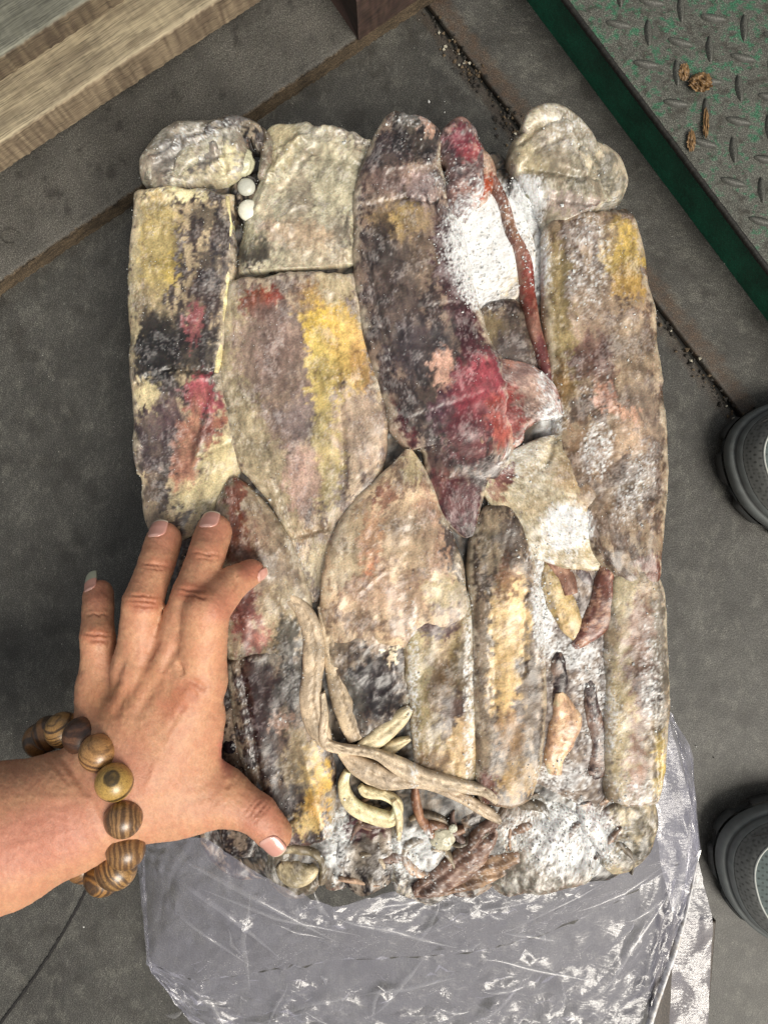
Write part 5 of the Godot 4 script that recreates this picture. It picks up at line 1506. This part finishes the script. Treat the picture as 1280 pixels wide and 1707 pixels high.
	var cm := commit("crease", cv, PackedColorArray(), ci, gloss, bag)
	cm.set_meta("kind", "stuff")
	var under := func(u: float, w: float):
		var a := poly_at([[1112, 1190, 0.02], [1150, 1330, 0.010], [1164, 1440, 0.006], [1188, 1534, 0.005], [1182, 1640, 0.005], [1176, 1790, 0.005]], u)
		var q := Vector3(a.x - 64.0 * w, a.y, a.z)
		q.z += 0.006 * absf(facets.get_noise_2d(q.x * 1.6 + 900.0, q.y * 1.2)) + 0.002 * nz_mid.get_noise_2d(q.x * 0.4, q.y * 0.4) + 0.0005 * 0.0
		return [P(q.x, q.y, maxf(q.z, 0.0045)), Color.WHITE]
	crinkled("lower_layer", 34, 6, under, film, bag, 0.0009)
	body("rolled_edge", [[1164, 1424, 2], [1156, 1470, 3], [1142, 1530, 3.5], [1126, 1590, 4.5], [1104, 1650, 4], [1086, 1707, 5], [1066, 1770, 4]], {"top": 0.016, "base": 0.016, "dome": 0.003, "deep": 0.003, "e": 2.2, "c": ["b9bcc2", "9ea2a8", "cfd2d6"], "mat": "wet", "bump": 0.4, "f": 0.0}, bag)

func build_shoes() -> void:
	var rubber := StandardMaterial3D.new()
	rubber.resource_name = "rubber"
	rubber.roughness = 0.6
	rubber.vertex_color_use_as_albedo = true
	var dots := Image.create(64, 64, false, Image.FORMAT_RGB8)
	for y in 64:
		for x in 64:
			var d := minf(Vector2(x - 16, y - 16).length(), Vector2(x - 48, y - 48).length())
			dots.set_pixel(x, y, grey(lerpf(0.6, 1.0, smoothstep(7.0, 12.0, d))))
	var mesh := StandardMaterial3D.new()
	mesh.resource_name = "shoe_mesh"
	mesh.roughness = 0.75
	mesh.vertex_color_use_as_albedo = true
	mesh.albedo_texture = ImageTexture.create_from_image(dots)
	mesh.uv1_triplanar = true
	mesh.uv1_scale = Vector3(190, 190, 190)
	mesh.heightmap_enabled = false
	for k in 2:
		var s := thing("shoe", ["grey rubber soled mesh shoe, the upper of the two at the right edge", "grey rubber soled mesh shoe beside the plastic bag at the lower right"][k], "shoe", P([1206, 1189][k], [800, 1458][k], 0.012), "pair of shoes at the right edge")
		s.rotation.y = [0.10, 0.03][k]
		var ring := func(a: float, inset: float) -> Vector2:
			var x := 0.0
			var z := 0.0
			var wd := 0.058
			if absf(a) <= 1.0:
				var q := a * PI * 0.5
				x = 0.078 * (1.0 - pow(maxf(cos(q), 0.0), 2.0 / 2.3))
				z = wd * signf(q) * pow(absf(sin(q)), 2.0 / 2.3)
			else:
				x = 0.078 + (absf(a) - 1.0) * 0.19
				z = wd * signf(a) * (1.0 - 0.28 * sin(clampf((absf(a) - 1.0) * 1.5, 0.0, 1.0) * PI) - 0.25 * pow(clampf(absf(a) - 1.0, 0.0, 1.0), 3.0))
			var c := Vector2(0.10, 0.0)
			var p := Vector2(x, z)
			return p + (c - p).normalized() * inset * (1.0 if absf(a) < 1.1 else 0.8)
		var strip := func(called: String, levels: Array, m: Material, parent: Node3D, na := 150) -> MeshInstance3D:
			var v := PackedVector3Array()
			var c := PackedColorArray()
			var ix := PackedInt32Array()
			for l in levels:
				for i in na + 1:
					var a := -2.0 + 4.0 * i / na
					var notch: float = l[3] * 0.006 * smoothstep(0.3, 0.6, sin(a * 17.0)) if l.size() > 3 else 0.0
					var p: Vector2 = ring.call(a, l[0] + notch)
					p.x += p.y * 0.16 + 0.003 * sin(a * 3.0)
					v.append(Vector3(p.x, l[1], p.y))
					c.append(l[2] * (1.0 + 0.25 * nz_streak.get_noise_2d(a * 9.0 + k * 5, l[1] * 400.0)))
			for j in levels.size() - 1:
				for i in na:
					var e := j * (na + 1) + i
					ix.append_array([e, e + 1, e + na + 2, e, e + na + 2, e + na + 1])
			for i in v.size():
				v[i] = s.global_transform * v[i]
			var mi := commit(called, v, c, ix, m, null)
			remove_child(mi)
			used.erase(called)
			mi.transform = s.global_transform.affine_inverse()
			put(mi, called, parent)
			return mi
		var dk := Color(0.045, 0.047, 0.047)
		var md := Color(0.115, 0.125, 0.125)
		var base := -0.012
		strip.call("outsole", [[0.006, base, dk], [0.001, base + 0.003, dk, 1], [0.0, base + 0.010, dk, 1], [0.0016, base + 0.0125, dk]], rubber, s)
		strip.call("midsole", [[0.0034, base + 0.0125, dk], [0.0020, base + 0.015, md], [0.0022, base + 0.022, md], [0.0044, base + 0.0245, md], [0.0066, base + 0.0245, dk], [0.0062, base + 0.028, md], [0.0085, base + 0.0305, md]], rubber, s)
		var lv := []
		for j in 24:
			var t := j / 23.0
			lv.append([0.0088 + 0.0085 * t, base + 0.0305 + 0.012 * sin(t * 1.35), Color(0.12, 0.124, 0.12)])
		strip.call("mesh_upper", lv, mesh, s, 260)
		var pip := []
		for j in 9:
			var t := TAU * j / 8.0
			pip.append([0.0176 - 0.0007 * cos(t), base + 0.0424 + 0.0008 * sin(t), Color(0.45, 0.47, 0.45)])
		strip.call("piping", pip, rubber, s)
		var vamp := []
		for j in 14:
			var t := j / 13.0
			vamp.append([0.0176 + 0.060 * t, base + 0.0420 + 0.022 * t, Color(0.10, 0.13, 0.13)])
		strip.call("vamp", vamp, mesh, s)
		# dark vent slots in the upper
		for side in [-1.0, 1.0]:
			for q in 2:
				var a0: float = side * (0.48 + 0.30 * q)
				var sv := PackedVector3Array()
				var si := PackedInt32Array()
				for i in 9:
					var t := i / 8.0
					for w in 2:
						var p: Vector2 = ring.call(a0 + side * 0.16 * t, 0.0098 + 0.004 * t + (w * 2.0 - 1.0) * 0.0011 * sin(PI * clampf(t, 0.04, 0.96)))
						p.x += p.y * 0.16 + 0.003 * sin((a0 + side * 0.16 * t) * 3.0)
						sv.append(s.global_transform * Vector3(p.x, base + 0.0335 + 0.006 * t, p.y))
				for i in 8:
					si.append_array([i * 2, i * 2 + 1, i * 2 + 3, i * 2, i * 2 + 3, i * 2 + 2])
				var scol := PackedColorArray()
				scol.resize(sv.size())
				scol.fill(Color(0.012, 0.012, 0.012))
				commit("vent_slot", sv, scol, si, rubber, s).transform = s.global_transform.affine_inverse() * Transform3D(Basis(), s.global_position)

func build_litter() -> void:
	var tan := lin("8a6c48")
	var top := 0.044
	# crumbled dry leaf and two slivers on the tread plate
	for q in [[1167, 137, 20, 16, "dry_leaf", "crumpled dry brown leaf lying on the tread plate", "leaf"], [1140, 120, 9, 15, "wood_chip", "small dark splinter of wood beside the dry leaf", "wood chip"], [1176, 205, 5, 26, "wood_chip", "thin straw-coloured sliver below the dry leaf on the tread plate", "wood chip"], [1152, 235, 7, 18, "wood_chip", "short brown bark chip lowest on the tread plate", "wood chip"]]:
		var v := PackedVector3Array()
		var c := PackedColorArray()
		var ix := PackedInt32Array()
		var leaf: bool = q[4] == "dry_leaf"
		var nn := 14
		for i in nn + 1:
			for j in nn + 1:
				var u := -1.0 + 2.0 * i / nn
				var w := -1.0 + 2.0 * j / nn
				var du := u * sqrt(1.0 - w * w * 0.5)
				var dw := w * sqrt(1.0 - u * u * 0.5)
				var nz := nz_streak.get_noise_2d(u * 1.6 + q[0], w * 1.6)
				var n2 := nz_streak.get_noise_2d(u * 4.0 + q[0], w * 4.0 + 9.0)
				var k := 1.0 + 0.22 * n2
				v.append(P(q[0] + du * q[2] * k, q[1] + dw * q[3] * k, top + 0.002 + (0.006 if leaf else 0.0016) * (0.5 + nz + 0.5 * n2) * (1.0 - 0.5 * (u * u + w * w))))
				c.append(tan * (0.55 + 0.9 * absf(n2) + 0.5 * nz))
		for i in nn:
			for j in nn:
				var e := i * (nn + 1) + j
				ix.append_array([e, e + 1, e + nn + 2, e, e + nn + 2, e + nn + 1])
		tag(commit(q[4], v, c, ix, mats.tentacle), q[5], q[6])
	# curl of wood shaving on the plywood
	var v2 := PackedVector3Array()
	var c2 := PackedColorArray()
	var ix2 := PackedInt32Array()
	for i in 41:
		var a := 1.1 + 5.2 * i / 40.0
		for j in 2:
			v2.append(P(17 + 15 * cos(a), 394 + 12 * sin(a), 0.0174 + j * 0.0022))
			c2.append(lin("a8a080"))
	for i in 40:
		ix2.append_array([i * 2, i * 2 + 1, i * 2 + 3, i * 2, i * 2 + 3, i * 2 + 2])
	tag(commit("wood_shaving", v2, c2, ix2, mats.tentacle), "pale curled wood shaving lying on the plywood at the left", "wood shaving")
	# crumbs of frost and grit scattered on the floor and boards
	var v := PackedVector3Array()
	var c := PackedColorArray()
	var ix := PackedInt32Array()
	for k in 2600:
		var p := Vector2(rng.randf_range(-20, 1300), rng.randf_range(-20, 1730))
		if nz_wide.get_noise_2d(p.x * 0.6 + 20.0, p.y * 0.6) + 0.25 * nz_mid.get_noise_2d(p.x, p.y) < 0.0:
			continue
		var r := rng.randf_range(0.00018, 0.00045) * (2.2 if rng.randf() > 0.97 else 1.0)
		chip(v, c, ix, P(p.x, p.y, 0.0006), r, Color(0.42, 0.42, 0.38) * rng.randf_range(0.4, 1.4))
	for q in [[345, 241, 4], [715, 170, 4], [741, 187, 3], [741, 169, 2], [1035, 288, 5], [1100, 97, 3], [140, 1545, 3], [1186, 1405, 3], [1160, 1245, 2]]:
		chip(v, c, ix, P(q[0], q[1], 0.001 if q[0] > 400 else 0.0175), q[2] * 0.0004, Color(0.75, 0.76, 0.74))
	var o := commit("frost_crumbs", v, c, ix, mats.ice, null, true)
	o.set_meta("kind", "stuff")
	o.set_meta("label", "tiny pale crumbs of frost and grit scattered over the floor")
	o.set_meta("category", "crumbs")
